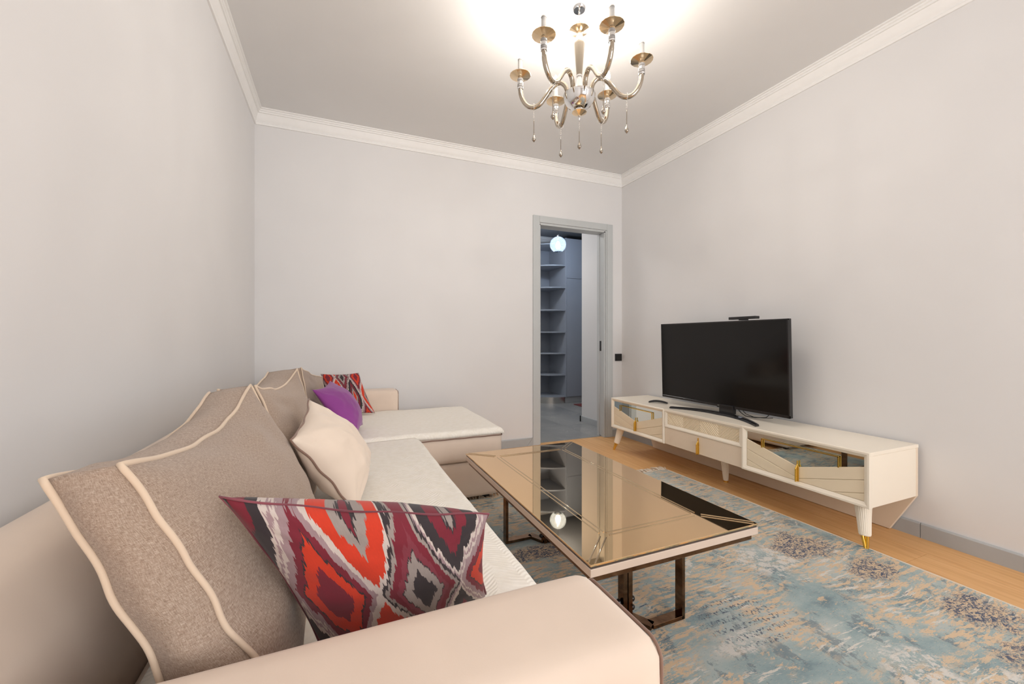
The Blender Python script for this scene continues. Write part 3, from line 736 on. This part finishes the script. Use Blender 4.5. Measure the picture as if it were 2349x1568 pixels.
# ------------------------------------------------------------ coffee table
tab = thing('coffee_table', 'rectangular coffee table with bronze mirror top and dark bronze metal base', 'table', (.94, 1.507, .009))
tx0, tx1, ty0_, ty1_ = .617, 1.2595, .927, 2.087; TZ = .400
bm = NB(); box(bm, tx0 + .003, tx1 - .003, ty0_ + .003, ty1_ - .003, TZ - .012, TZ - .0045); obj('glass_rim', bm, M['bronze_edge'], tab)
ix0, ix1, iy0, iy1 = .752, 1.128, 1.058, 1.968
def pane(poly):
    a = inset2(poly, .0004); b = inset2(poly, .0016); bm = NB()
    A0 = [bm.verts.new((*p, TZ - .005)) for p in a]; A = [bm.verts.new((*p, TZ - .001)) for p in a]; B = [bm.verts.new((*p, TZ)) for p in b]; n = len(a); bm.faces.new(B); bm.faces.new(A0)
    for X_, Y_ in ((A0, A), (A, B)):
        for i in range(n): bm.faces.new((X_[i], X_[(i + 1) % n], Y_[(i + 1) % n], Y_[i]))
    return bm
O = [(tx0, ty0_), (tx1, ty0_), (tx1, ty1_), (tx0, ty1_)]; I = [(ix0, iy0), (ix1, iy0), (ix1, iy1), (ix0, iy1)]
bm = pane(O); bm.faces.ensure_lookup_table()
for f in bm.faces: f.material_index = 0 if all(v.co.z > TZ - .0015 for v in f.verts) else 1
top = obj('mirror_top', bm, [M['bronze_mirror'], M['bronze_edge']], tab)
def bead(a, b, d, cut0=.010, cut1=.010):
    """a pair of engraved lines between 2D points a and b, offset +-d"""
    a, b = Vector(a), Vector(b); u = (b - a).normalized(); n = Vector((-u.y, u.x))
    bm = NB()
    for s in (-1, 1):
        p, q = a + u * cut0 + n * d * s, b - u * cut1 + n * d * s; w_ = .0025
        prof_ = [(-w_, 0), (-w_ * .35, .0016), (w_ * .35, .0016), (w_, 0)]
        A = [bm.verts.new((*(p + n * t_), TZ + h)) for t_, h in prof_]; B = [bm.verts.new((*(q + n * t_), TZ + h)) for t_, h in prof_]
        for i in range(3): bm.faces.new((A[i], A[i + 1], B[i + 1], B[i]))
        bm.faces.new(A); bm.faces.new(B)
    obj('engraved_line', bm, M['bronze_groove'], top, smooth=60)
for i in range(4):
    bead(I[i], I[(i + 1) % 4], .0085, .014, .014); bead(I[i], O[i], .0085, .016, .012)
# skirt
bm = NB(); z_a, z_b = TZ - .034, TZ - .012
box(bm, tx0, tx1, ty0_, ty0_ + .012, z_a, z_b, .001, 1); box(bm, tx0, tx1, ty1_ - .012, ty1_, z_a, z_b, .001, 1)
box(bm, tx0, tx0 + .012, ty0_ + .012, ty1_ - .012, z_a, z_b, .001, 1); box(bm, tx1 - .012, tx1, ty0_ + .012, ty1_ - .012, z_a, z_b, .001, 1)
box(bm, tx0 + .012, tx1 - .012, ty0_ + .012, ty1_ - .012, z_b - .008, z_b - .0005)
obj('skirt', bm, M['rose_metal'], tab)
bm = NB(); a_ = .013; zz0, zz1 = z_a - .021, z_a + .002
box(bm, tx0 + a_, tx1 - a_, ty0_ + a_, ty0_ + a_ + .035, zz0, zz1, .0008, 1); box(bm, tx0 + a_, tx1 - a_, ty1_ - a_ - .035, ty1_ - a_, zz0, zz1, .0008, 1)
box(bm, tx0 + a_, tx0 + a_ + .035, ty0_ + a_ + .035, ty1_ - a_ - .035, zz0, zz1, .0008, 1); box(bm, tx1 - a_ - .035, tx1 - a_, ty0_ + a_ + .035, ty1_ - a_ - .035, zz0, zz1, .0008, 1)
for yy in (1.05, 1.12, 1.86, 1.93): pass
box(bm, tx0 + a_ + .035, tx1 - a_ - .035, 1.100, 1.165, zz0 + .004, zz1, .0008, 1); box(bm, tx0 + a_ + .035, tx1 - a_ - .035, 1.83, 1.895, zz0 + .004, zz1, .0008, 1)
obj('top_frame', bm, M['dark_bronze'], tab)
# base: flat bronze bands, floor bar, diagonal, post; one bracket per corner, bolted in pairs
def band(bm, path, w_, th, z):
    """flat bar along a 2D path lying on the floor"""
    n = len(path)
    for i in range(n - 1):
        a, b = Vector(path[i]), Vector(path[i + 1]); u = (b - a).normalized(); q = Vector((-u.y, u.x)) * w_ / 2
        e = w_ * .0
        prism(bm, [(*(a - q), z), (*(b - q), z), (*(b + q), z), (*(a + q), z)], (0, 0, th), .0008)
for sx_ in (-1, 1):
    for sy_ in (-1, 1):
        X_, Y_ = .9385 + sx_ * .1795, 1.4925 + sy_ * .368
        bm = NB(); zf = .0115
        box(bm, min(X_, X_ + sx_ * .013), max(X_, X_ + sx_ * .013), Y_ - .0175, Y_ + .0175, zf, zz0 + .004, .001, 1)
        band(bm, [(X_ + sx_ * .006, Y_), (.9385 + sx_ * .052, Y_)], .035, .013, zf)
        p0, p1 = Vector((.9385 + sx_ * .054, Y_ + sy_ * .010)), Vector((.9385 + sx_ * .010, Y_ - sy_ * .070))
        u = (p1 - p0).normalized(); n = Vector((-u.y, u.x)) * .0175
        prism(bm, [(*(p0 - n), zf), (*(p1 - n), zf), (*(p1 + n), zf), (*(p0 + n), zf)], (0, 0, .013), .0008)
        xa, xb = sorted((.9385 + sx_ * .002, .9385 + sx_ * .020)); ya_, yb_ = sorted((Y_ - sy_ * .052, Y_ - sy_ * .084))
        box(bm, xa, xb, ya_, yb_, zf, zz0 + .004, .001, 1)
        br = obj('leg_bracket', bm, M['dark_bronze'], tab)
        bm = NB()
        for zk in (.045, .075):
            lathe(bm, [(.004, 0), (.010, .004), (.011, .010), (.007, .017), (0, .019)], (xa if sx_ < 0 else xb, (ya_ + yb_) / 2, zk), 14, axis=(sx_, 0, 0))
        obj('bolt', bm, M['black_gloss'], br, smooth=50)

# ------------------------------------------------------------ sofa
sofa = thing('corner_sofa', 'large beige upholstered L-shaped sofa with chaise and square arms along the left wall', 'sofa', (.1, 1.9, 0))
def soft_box(bm, x0, x1, y0, y1, z0_, z1_, r, nx=14, ny=14, nz=8, puff=.006, freq=3, amp=.002, seed=0):
    """rounded upholstered block, slightly puffed"""
    import itertools
    V = {}
    def key(i, j, k): return (i, j, k)
    def pos(i, j, k):
        u, v, w_ = i / nx, j / ny, k / nz
        def rm(t_, L):   # cluster samples near the ends
            s_ = .5 - .5 * math.cos(PI * t_); return (.35 * t_ + .65 * s_) * L
        x, y, z = x0 + rm(u, x1 - x0), y0 + rm(v, y1 - y0), z0_ + rm(w_, z1_ - z0_)
        cx, cy, cz = min(max(x, x0 + r), x1 - r), min(max(y, y0 + r), y1 - r), min(max(z, z0_ + r), z1_ - r)
        d = Vector((x - cx, y - cy, z - cz)); p = Vector((x, y, z))
        m_ = max(abs(d.x), abs(d.y), abs(d.z))
        if d.length > 1e-9: p = Vector((cx, cy, cz)) + d.normalized() * min(r, m_) if m_ > 0 else p
        pf = puff * math.sin(PI * u) ** .5 * math.sin(PI * v) ** .5
        pn = amp * noise.noise(Vector((x, y, z)) * freq + Vector((seed, 0, 0)))
        if k == nz: p.z += pf + pn
        if i == nx: p.x += puff * .6 * (math.sin(PI * v) * math.sin(PI * w_)) ** .5 + pn
        if j == 0: p.y -= puff * .4 * (math.sin(PI * u) * math.sin(PI * w_)) ** .5 + pn
        return p
    def vert(i, j, k):
        if (i, j, k) not in V: V[(i, j, k)] = bm.verts.new(pos(i, j, k))
        return V[(i, j, k)]
    for i in range(nx):
        for j in range(ny):
            for k in (0, nz): bm.faces.new([vert(*q) for q in ((i, j, k), (i + 1, j, k), (i + 1, j + 1, k), (i, j + 1, k))])
    for i in range(nx):
        for k in range(nz):
            for j in (0, ny): bm.faces.new([vert(*q) for q in ((i, j, k), (i + 1, j, k), (i + 1, j, k + 1), (i, j, k + 1))])
    for j in range(ny):
        for k in range(nz):
            for i in (0, nx): bm.faces.new([vert(*q) for q in ((i, j, k), (i, j + 1, k), (i, j + 1, k + 1), (i, j, k + 1))])
    return bm
bm = NB(); soft_box(bm, -.50, .402, .418, .622, .05, .602, .034, 30, 10, 12, .004, 4, .003); obj('arm', bm, M['beige'], sofa, smooth=True)
bm = NB(); soft_box(bm, -.50, .437, 3.285, 3.485, .05, .602, .030, 20, 8, 10, .004, 4, .003, 5); obj('arm', bm, M['beige'], sofa, smooth=True)
# piping round the front faces of the arms
def face_pipe(x, y0, y1, z0_, z1_, r, name='piping'):
    pts = [(x, y0, z0_), (x, y0, z1_ - r)]
    for k in range(7):
        a = PI / 2 * k / 6; pts.append((x, y0 + r - r * math.cos(a), z1_ - r + r * math.sin(a)))
    for k in range(7):
        a = PI / 2 * k / 6; pts.append((x, y1 - r + r * math.sin(a), z1_ - r + r * math.cos(a)))
    pts += [(x, y1, z1_ - r), (x, y1, z0_)]
    bm = NB(); tube(bm, pts, .0026, 8); return obj(name, bm, M['brown_piping'], sofa, smooth=True)
face_pipe(.3975, .430, .610, .06, .5925, .024); face_pipe(.4325, 3.297, 3.473, .45, .5935, .022)
# back: profile swept along y
bp = [(-.535, .05), (-.535, .655), (-.528, .678), (-.510, .690), (-.480, .694), (-.445, .684), (-.405, .655), (-.370, .610), (-.345, .55), (-.33, .45), (-.33, .05)]
bm = NB(); L_ = []
for i in range(60):
    y = .42 + (3.485 - .42) * i / 59
    L_.append([bm.verts.new((x, y, z + (.004 * noise.noise(Vector((x * 3, y * 2.5, z * 3))) if z > .1 else 0))) for x, z in bp])
for a, b in zip(L_, L_[1:]):
    for k in range(len(bp) - 1): bm.faces.new((a[k], a[k + 1], b[k + 1], b[k]))
    bm.faces.new((a[-1], a[0], b[0], b[-1]))
bm.faces.new(L_[0]); bm.faces.new(L_[-1]); obj('backrest', bm, M['beige'], sofa, smooth=40)
bm = NB(); soft_box(bm, -.33, .43, .62, 2.398, .05, .416, .03, 14, 20, 8, .002, 3, .001); obj('seat', bm, M['beige'], sofa, smooth=True)
bm = NB(); soft_box(bm, -.33, .950, 2.402, 3.283, .252, .436, .030, 26, 20, 8, .002, 3, .001, 9); obj('chaise_seat', bm, M['beige'], sofa, smooth=True)
bm = NB(); soft_box(bm, -.33, .918, 2.420, 3.27, .032, .248, .012, 18, 14, 6, .001, 3, .001, 2); obj('chaise_base', bm, M['beige'], sofa, smooth=True)
bm = NB(); y_ = 2.398; tube(bm, [(.10 + i * .02, y_ + .001 * math.sin(i * .9), .4035 + .001 * math.sin(i)) for i in range(42)] + [(.944, 2.404, .402), (.952, 2.42, .402), (.953, 2.5, .402), (.953, 3.2, .402)], .0035, 8); obj('piping', bm, M['brown_piping'], sofa, smooth=True)
for x_, y_ in ((.86, 2.47), (.86, 3.2), (.3, 2.47), (.3, .75), (.3, 1.6)):
    bm = NB(); lathe(bm, [(0, 0), (.022, 0), (.026, .034), (0, .034)], (x_, y_, .0105 if x_ > .6 and y_ < 2.5 else 0), 14); obj('foot', bm, M['plastic_black'], sofa, smooth=40)

# quilted covers
def sheet(name, x0, x1, y0, y1, z, fx, fy0, fy1, label, seed, nx=60, ny=90, th=.008, prm=None):
    """top sheet that rolls over the +x edge by fx and over the -y edge by fy0 (metres of drop)"""
    bm = NB(); g = []; r = .03
    def roll(s_, lim, drop):       # s_: distance past the edge start; returns (dx, dz)
        if s_ <= 0: return s_, 0
        a = s_ / r
        if a < PI / 2: return r * math.sin(a), -r * (1 - math.cos(a))
        return r, -r - (s_ - r * PI / 2)
    tx = (x1 - x0) + fx; tyl = (y1 - y0) + fy0
    for j in range(ny + 1):
        row_ = []
        for i in range(nx + 1):
            sx_ = tx * i / nx + .004 * math.sin(j * .35 + seed) * (i / nx) ** 3; sy_ = tyl * j / ny
            if prm: sx_ = sx_ + prm(x0 + sx_, y1 - sy_) * (i / nx)
            dx, dz1 = roll(sx_ - (x1 - x0 - r), 0, 0); dy, dz2 = roll(sy_ - (y1 - y0 - r), 0, 0) if fy0 > 0 else (sy_ - (y1 - y0 - r), 0)
            x = x0 + (x1 - x0 - r) + dx if sx_ > x1 - x0 - r else x0 + sx_
            y = y1 - ((y1 - y0 - r) + dy) if sy_ > y1 - y0 - r else y1 - sy_
            zz_ = z + min(dz1, dz2) + .005 * noise.noise(Vector((x * 4, y * 4, seed))) + .0015 * noise.noise(Vector((x * 20, y * 20, seed)))
            row_.append(bm.verts.new((x, y, zz_)))
        g.append(row_)
    for j in range(ny):
        for i in range(nx): bm.faces.new((g[j][i], g[j][i + 1], g[j + 1][i + 1], g[j + 1][i]))
    be = [e for e in bm.edges if e.is_boundary]; r_ = bmesh.ops.extrude_edge_only(bm, edges=be)
    cx, cy = (x0 + x1) / 2, (y0 + y1) / 2
    for v in r_['geom']:
        if isinstance(v, bmesh.types.BMVert):
            if v.co.z > z - .02: v.co.z -= th
            else: v.co.x += (-.004 if v.co.x > cx + .3 else 0); v.co.y += (.004 if v.co.y < y0 + .03 else 0); v.co.z -= .001
    o = obj(name, bm, M['quilt'], smooth=True)
    return tag(o, label, 'bedspread')
def seat_edge(x, y): return .012 * math.sin(y * 5.2 + 1.2) - max(0, (y - 2.12)) * .35
sheet('seat_cover', -.30, .438, .628, 2.392, .4330, .05, 0, 0, 'quilted cream cover spread over the main sofa seat', 1.3, prm=seat_edge)
sheet('chaise_cover', -.30, .955, 2.392, 3.272, .4510, .025, .022, 0, 'quilted cream cover spread over the chaise', 4.1, nx=80, ny=60)

# ------------------------------------------------------------ cushions
def grid_mesh(n, fn, flip=False):
    vs = []; uv = []
    for j in range(n + 1):
        for i in range(n + 1):
            u, v = i / n, j / n; vs.append(fn(u, v)); uv.append((u, v))
    fs = []
    for j in range(n):
        for i in range(n):
            a = j * (n + 1) + i; q = (a, a + 1, a + n + 2, a + n + 1); fs.append(q[::-1] if flip else q)
    return vs, fs, uv
def build(name, parts, mat, parent=None, uvs=(1, 1)):
    V, F, U = [], [], []
    for vs, fs, uv in parts:
        o_ = len(V); V += vs; U += uv; F += [tuple(i + o_ for i in f) for f in fs]
    me = bpy.data.meshes.new(name); me.from_pydata([tuple(v) for v in V], [], F)
    l = me.uv_layers.new(name='UVMap')
    for lp in me.loops: l.data[lp.index].uv = (U[lp.vertex_index][0] * uvs[0], U[lp.vertex_index][1] * uvs[1])
    bm = NB(); bm.from_mesh(me); bmesh.ops.remove_doubles(bm, verts=bm.verts, dist=.0002); bmesh.ops.recalc_face_normals(bm, faces=bm.faces); bm.to_mesh(me); bm.free()
    return link(name, me, mat, parent, smooth=True)
def bil(c, u, v): return c[0] * (1 - u) * (1 - v) + c[1] * u * (1 - v) + c[2] * u * v + c[3] * (1 - u) * v
def pillow(name, corners, th_f, th_b, mat, label, cat='cushion', pinch=.07, power=.5, wr=.004, seed=0, pipe=None, pipe_r=.004, n=44, floor_z=None, group=None, flange=None):
    """corners: bottom-left, bottom-right, top-right, top-left as seen from the front"""
    c = [Vector(q) for q in corners]; nrm = ((c[1] - c[0]).cross(c[3] - c[0])).normalized()
    def fn(side):
        def f(u, v):
            su, sv = math.sin(PI * u), math.sin(PI * v)
            u2 = .5 + (u - .5) * (1 - pinch * sv ** .8); v2 = .5 + (v - .5) * (1 - pinch * su ** .8)
            p = bil(c, u2, v2); h = max(0, su * sv) ** power * (1 - .10 * abs(2 * v - 1) ** 3)
            p += nrm * side * h * (th_f if side > 0 else th_b)
            e = min(u, 1 - u, v, 1 - v); k = min(1, e * 8)
            p += nrm * wr * k * (noise.noise(Vector((u * 5 + seed, v * 5, side))) + .5 * noise.noise(Vector((u * 13 + seed, v * 11, side * 3))))
            # radial gathers from the corners
            for cu, cv in ((0, 0), (1, 0), (1, 1), (0, 1)):
                d = math.hypot(u - cu, v - cv); an = math.atan2(v - cv, u - cu)
                p += nrm * side * wr * 1.2 * math.sin(an * 14 + seed) * math.exp(-d * 6) * k
            if floor_z is not None and p.z < floor_z: p.z = floor_z
            return p
        return f
    a = grid_mesh(n, fn(1)); b = grid_mesh(n, fn(-1), True)
    o = build(name, [a, b], mat); tag(o, label, cat, group or 'throw pillows')
    if pipe:
        f = fn(1); pts = []
        for (u0, v0, u1, v1) in ((0, 0, 1, 0), (1, 0, 1, 1), (1, 1, 0, 1), (0, 1, 0, 0)):
            for k in range(24): t_ = k / 24; pts.append(f(u0 + (u1 - u0) * t_, v0 + (v1 - v0) * t_) + nrm * .0025 * math.sin(k * .8 + v0 * 3))
        bm = NB(); tube(bm, pts, pipe_r, 8, closed=True); obj('piping', bm, pipe, o, smooth=True)
    return o
def box_cushion(name, F, B, mat, label, bulge=.05, seed=0, n=48, top_sag=0.0, pr=.0062, group=None, wr=.006, bb=.02, gb=.010):
    """F, B: corner quads (near-bottom, far-bottom, far-top, near-top) of front and back panels"""
    F = [Vector(q) for q in F]; B = [Vector(q) for q in B]
    nf = ((F[1] - F[0]).cross(F[3] - F[0])).normalized()
    if nf.dot(F[0] - B[0]) < 0: nf = -nf
    def edge_w(u, v, sd): return Vector((noise.noise(Vector((u * 6 + seed, v * 6, sd))), noise.noise(Vector((u * 6, v * 6 + seed, sd + 5))), noise.noise(Vector((u * 6 + 9, v * 6, sd + seed)))))
    def pan(Q, sgn, bg, sd):
        def f(u, v):
            su, sv = math.sin(PI * u), math.sin(PI * v)
            p = bil(Q, .5 + (u - .5) * (1 - .03 * sv), .5 + (v - .5) * (1 - .02 * su))
            p.z -= top_sag * su * v ** 3
            p += edge_w(u, v, sd) * .0065
            k = (1 - abs(2 * u - 1) ** 3.2) * (1 - abs(2 * v - 1) ** 3.2)
            p += nf * sgn * bg * k ** .8
            e = min(u, 1 - u, v, 1 - v); kk = min(1, e * 6)
            p += nf * sgn * wr * kk * (noise.noise(Vector((u * 3 + seed, v * 3.5, sd))) + .45 * noise.noise(Vector((u * 4 + v * 9 + seed, v * 3, sd + 2))))
            p += nf * sgn * wr * .8 * kk * math.sin((v * 3 + u) * 9 + 3 * noise.noise(Vector((u * 3, v * 3, seed)))) * math.exp(-((u - .02) * 3) ** 2)
            return p
        return f
    ff, fb = pan(F, 1, bulge, 1), pan(B, -1, bb, 2)
    parts = [grid_mesh(n, ff), grid_mesh(n, fb, True)]
    m = 8; rim = []
    for (u0, v0, u1, v1) in ((0, 0, 1, 0), (1, 0, 1, 1), (1, 1, 0, 1), (0, 1, 0, 0)):
        for k in range(n): t_ = k / n; rim.append((u0 + (u1 - u0) * t_, v0 + (v1 - v0) * t_))
    N_ = len(rim); vs, fs, uv = [], [], []; cen = sum(F + B, Vector()) / 8
    for i, (u, v) in enumerate(rim + rim[:1]):
        a, b = ff(u, v), fb(u, v)
        for k in range(m + 1):
            t_ = k / m; p = a.lerp(b, t_); out = (p - cen); out -= nf * out.dot(nf); out.normalize()
            corner = min(1, 9 * min(abs((i % n) / n), 1 - abs((i % n) / n)) + .2)
            p += out * gb * math.sin(PI * t_) * corner + out * .004 * math.sin(PI * t_) * noise.noise(Vector((i * .22 + seed, t_ * 3, 0)))
            vs.append(p); uv.append((i / n, t_ * .16))
    for i in range(N_):
        for k in range(m): a = i * (m + 1) + k; fs.append((a, a + 1, a + m + 2, a + m + 1))
    parts.append((vs, fs, uv))
    o = build(name, parts, mat); tag(o, label, 'cushion', group)
    for f, sd in ((ff, 1), (fb, -1)):
        pts = []
        for u, v in rim:
            p = f(u, v); out = (p - cen); out -= nf * out.dot(nf); pts.append(p + out.normalized() * .002 + nf * sd * .001)
        bm = NB(); tube(bm, pts, pr, 10, closed=True); obj('piping', bm, M['cream_piping'], o, smooth=True)
    return o
box_cushion('back_cushion', [(-.060, .665, .445), (-.060, 1.47, .445), (-.245, 1.465, .858), (-.250, .665, .842)],
            [(-.160, .655, .440), (-.180, 1.47, .440), (-.345, 1.455, .842), (-.314, .655, .836)], M['linen'],
            'large taupe linen back cushion with cream piping, nearest of three, behind the patterned pillow', .057, 1.0, 56, .050, .0041, group='taupe back cushions', gb=.024)
box_cushion('back_cushion', [(-.080, 1.50, .445), (-.080, 2.33, .445), (-.190, 2.34, .848), (-.238, 1.50, .852)],
            [(-.180, 1.50, .440), (-.200, 2.33, .440), (-.315, 2.34, .835), (-.330, 1.49, .846)], M['linen'],
            'taupe linen back cushion with cream piping, middle one, behind the beige pillow', .036, 4.0, 44, .045, .0040, group='taupe back cushions', gb=.018)
box_cushion('back_cushion', [(-.12, 2.42, .462), (-.08, 3.17, .462), (-.100, 3.18, .735), (-.175, 2.40, .850)],
            [(-.18, 2.38, .455), (-.16, 3.19, .455), (-.27, 3.20, .745), (-.275, 2.39, .835)], M['linen'],
            'taupe linen back cushion at the far corner, behind the purple pillow', .020, 8.0, 40, .012, pr=.003, group='taupe back cushions')
pillow('pillow', [(.055, 1.375, .452), (.115, 1.80, .452), (-.100, 1.715, .775), (-.122, 1.300, .718)], .105, .080, M['beige_pillow'],
       'plain beige velvet pillow with brown piping in the middle of the sofa', seed=2, pinch=.10, pipe=M['brown_piping'], pipe_r=.0032, wr=.009, floor_z=.444)
pillow('pillow', [(.085, 2.29, .462), (.145, 2.72, .468), (-.045, 2.79, .742), (-.121, 2.335, .742)], .090, .045, M['purple'],
       'purple velvet pillow leaning by the far corner cushion', seed=5, pinch=.12, wr=.005, floor_z=.460)
pillow('pillow', [(-.06, 3.13, .462), (.250, 3.14, .462), (.142, 3.235, .752), (-.112, 3.235, .752)], .060, .05, M['ikat_back'],
       'red and grey diamond-patterned pillow standing against the far arm', seed=8, wr=.003, floor_z=.460)
pillow('pillow', [(-.020, .800, .438), (.300, .855, .438), (.250, .700, .686), (-.154, .700, .777)], .062, .122, M['ikat_front'],
       'red, orange and grey diamond-patterned pillow behind the near arm', seed=11, pipe=M['ikat_seam'], pipe_r=.0018, wr=.004, floor_z=.446, power=.42, n=56, pinch=.08)

# ------------------------------------------------------------ chandelier
CX, CY = 1.079, 1.719
ch = thing('chandelier', 'chrome six-arm candle chandelier with crystal drops hanging from ceiling', 'chandelier', (CX, CY, ZC))
c0 = (CX, CY, 0)
bm = NB(); lathe(bm, [(0, 2.588), (.027, 2.589), (.032, 2.595), (.034, 2.606), (.0375, 2.640), (.040, 2.674), (0, 2.674)], c0, 32); obj('canopy', bm, M['chrome'], ch, smooth=40)
bm = NB()
for k, z in enumerate((2.578, 2.562, 2.546, 2.530, 2.515)):
    q = [(CX + (.0055 * math.cos(a) if k % 2 else 0), CY + (0 if k % 2 else .0055 * math.cos(a)), z + .010 * math.sin(a)) for a in [2 * PI * i / 12 for i in range(12)]]
    tube(bm, q, .0016, 6, closed=True)
obj('chain', bm, M['chrome'], ch, smooth=True)
bm = NB(); lathe(bm, [(.006, 2.476), (.016, 2.482), (.048, 2.4935), (.0485, 2.495), (.006, 2.480)], c0, 16); obj('top_dish', bm, M['amber'], ch)
bm = NB(); lathe(bm, [(0, 2.505), (.006, 2.505), (.008, 2.482), (.016, 2.472), (.017, 2.462), (.012, 2.455), (.014, 2.448), (.010, 2.442), (0, 2.442)], c0, 12); obj('crystal_neck', bm, M['crystal'], ch)
bm = NB(); lathe(bm, [(0, 2.444), (.012, 2.444), (.0265, 2.430), (.0265, 2.425), (.0135, 2.276), (0, 2.276)], c0, 10); obj('column', bm, M['warm_chrome'], ch)
bm = NB(); lathe(bm, [(0, 2.276), (.013, 2.276), (.014, 2.270), (.010, 2.265), (.016, 2.235), (.026, 2.195), (.030, 2.18), (0, 2.18)], c0, 12); obj('crystal_base', bm, M['crystal'], ch)
bm = NB(); lathe(bm, [(0, 2.183), (.074, 2.183), (.077, 2.180), (.076, 2.172), (.070, 2.150), (.055, 2.128), (.034, 2.114), (.012, 2.108), (0, 2.108)], c0, 48); obj('bowl', bm, M['chrome'], ch, smooth=40)
bm = NB(); lathe(bm, [(0, 2.112), (.022, 2.110), (.020, 2.100), (.011, 2.096), (.011, 2.090), (0, 2.090)], c0, 20); obj('collar', bm, M['chrome'], ch, smooth=40)
bm = NB(); lathe(bm, [(.006, 2.080), (.036, 2.095), (.036, 2.0965), (.006, 2.084)], c0, 10); obj('bottom_dish', bm, M['amber'], ch)
bm = NB(); lathe(bm, [(0, 2.084), (.007, 2.084), (.008, 2.076), (.005, 2.072), (.0055, 2.066), (.003, 2.062), (.003, 2.054), (0, 2.053)], c0, 12); obj('finial', bm, M['chrome'], ch, smooth=40)
def drop(x, y, ztop, zball, par, ring_r=None, ax=(1, 0, 0)):
    bm = NB()
    if ring_r: torus(bm, (x, y, ztop + ring_r - .002), ring_r, .0018, ax, 18, 6)
    L = (ztop - zball); n_ = 4
    for k in range(n_): lathe(bm, [(0, -.004), (.003, -.0015), (.003, .0015), (0, .004)], (x, y, ztop - .007 - k * .0095), 8)
    d = obj('drop_chain', bm, M['chain'], par, smooth=True)
    bm = NB(); zt = ztop - .045
    lathe(bm, [(0, zt), (.0022, zt - .003), (.0018, zt - .02), (.0018, zball + .030), (.0035, zball + .018), (.0085, zball + .006), (.0102, zball), (.009, zball - .005), (.005, zball - .009), (.003, zball - .012), (0, zball - .012)], (x, y, 0), 14)
    obj('drop_pendant', bm, M['smoke_ball'], d if par is ch else par, smooth=True)
drop(CX, CY, 2.053, 1.931, ch)
aprof = [(.055, 2.176), (.058, 2.205), (.068, 2.232), (.088, 2.249), (.110, 2.247), (.138, 2.224), (.165, 2.187), (.193, 2.155), (.222, 2.144), (.250, 2.152), (.273, 2.178), (.286, 2.212), (.290, 2.247)]
def smooth_path(p, k=5):
    out = []
    for i in range(len(p) - 1):
        p0, p1, p2, p3 = p[max(i - 1, 0)], p[i], p[i + 1], p[min(i + 2, len(p) - 1)]
        for j in range(k):
            t_ = j / k
            out.append(tuple(.5 * ((2 * p1[m]) + (-p0[m] + p2[m]) * t_ + (2 * p0[m] - 5 * p1[m] + 4 * p2[m] - p3[m]) * t_ * t_ + (-p0[m] + 3 * p1[m] - 3 * p2[m] + p3[m]) * t_ ** 3) for m in (0, 1)))
    out.append(p[-1]); return out
sp = smooth_path(aprof)
for ang in (27, 84, 146.5, 206.5, 265.5, 325):
    ca, sa = math.cos(math.radians(ang)), math.sin(math.radians(ang))
    bm = NB(); tube(bm, [(CX + ca * r_, CY + sa * r_, z) for r_, z in sp], .0113, 14); arm = obj('arm', bm, M['warm_chrome'], ch, smooth=True)
    e = (CX + ca * .290, CY + sa * .290, 0)
    bm = NB(); lathe(bm, [(0, 2.238), (.0145, 2.240), (.0158, 2.246), (.0135, 2.250), (0, 2.250)], e, 20); lathe(bm, [(0, 2.262), (.0140, 2.262), (.0145, 2.268), (.0145, 2.276), (.011, 2.279), (0, 2.279)], e, 20); obj('metal_collar', bm, M['chrome'], arm, smooth=40)
    bm = NB(); lathe(bm, [(0, 2.250), (.013, 2.250), (.015, 2.256), (.013, 2.262), (0, 2.262)], e, 14); lathe(bm, [(0, 2.279), (.012, 2.279), (.0155, 2.285), (.0145, 2.291), (.009, 2.296), (0, 2.296)], e, 14); obj('crystal_ring', bm, M['crystal'], arm, smooth=True)
    bm = NB(); lathe(bm, [(.007, 2.292), (.014, 2.2975), (.052, 2.3085), (.0525, 2.310), (.014, 2.3005), (.007, 2.297)], e, 16); obj('drip_dish', bm, M['amber'], arm)
    bm = NB(); lathe(bm, [(0, 2.296), (.0115, 2.296), (.0115, 2.382), (.009, 2.385), (0, 2.385)], e, 18); obj('candle_sleeve', bm, M['candle'], arm, smooth=40)
    bm = NB(); lathe(bm, [(0, 2.384), (.0128, 2.384), (.0128, 2.390), (.009, 2.392), (0, 2.392)], e, 18); obj('shading_cap', bm, M['chrome'], arm, smooth=40)  # cap added wider than the sleeve, to shade it from its own bulb
    bm = NB(); lathe(bm, [(0, 2.392), (.009, 2.392), (.0150, 2.402), (.0160, 2.412), (.0135, 2.428), (.008, 2.442), (.0035, 2.452), (0, 2.456)], e, 18); obj('bulb', bm, M['bulb'], arm, smooth=True)
    ld = bpy.data.lights.new('bulb_light', 'POINT'); ld.energy = BULB_WATTS; ld.shadow_soft_size = .012; ld.color = (1, .935, .86)
    lo = bpy.data.objects.new('bulb_light', ld); COL.objects.link(lo); lo.location = (e[0], e[1], 2.412)
    dx, dy = CX + ca * .222, CY + sa * .222
    drop(dx, dy, 2.130, 1.985, arm, .016, (-sa * .2 + ca, ca * .2 + sa, 0))
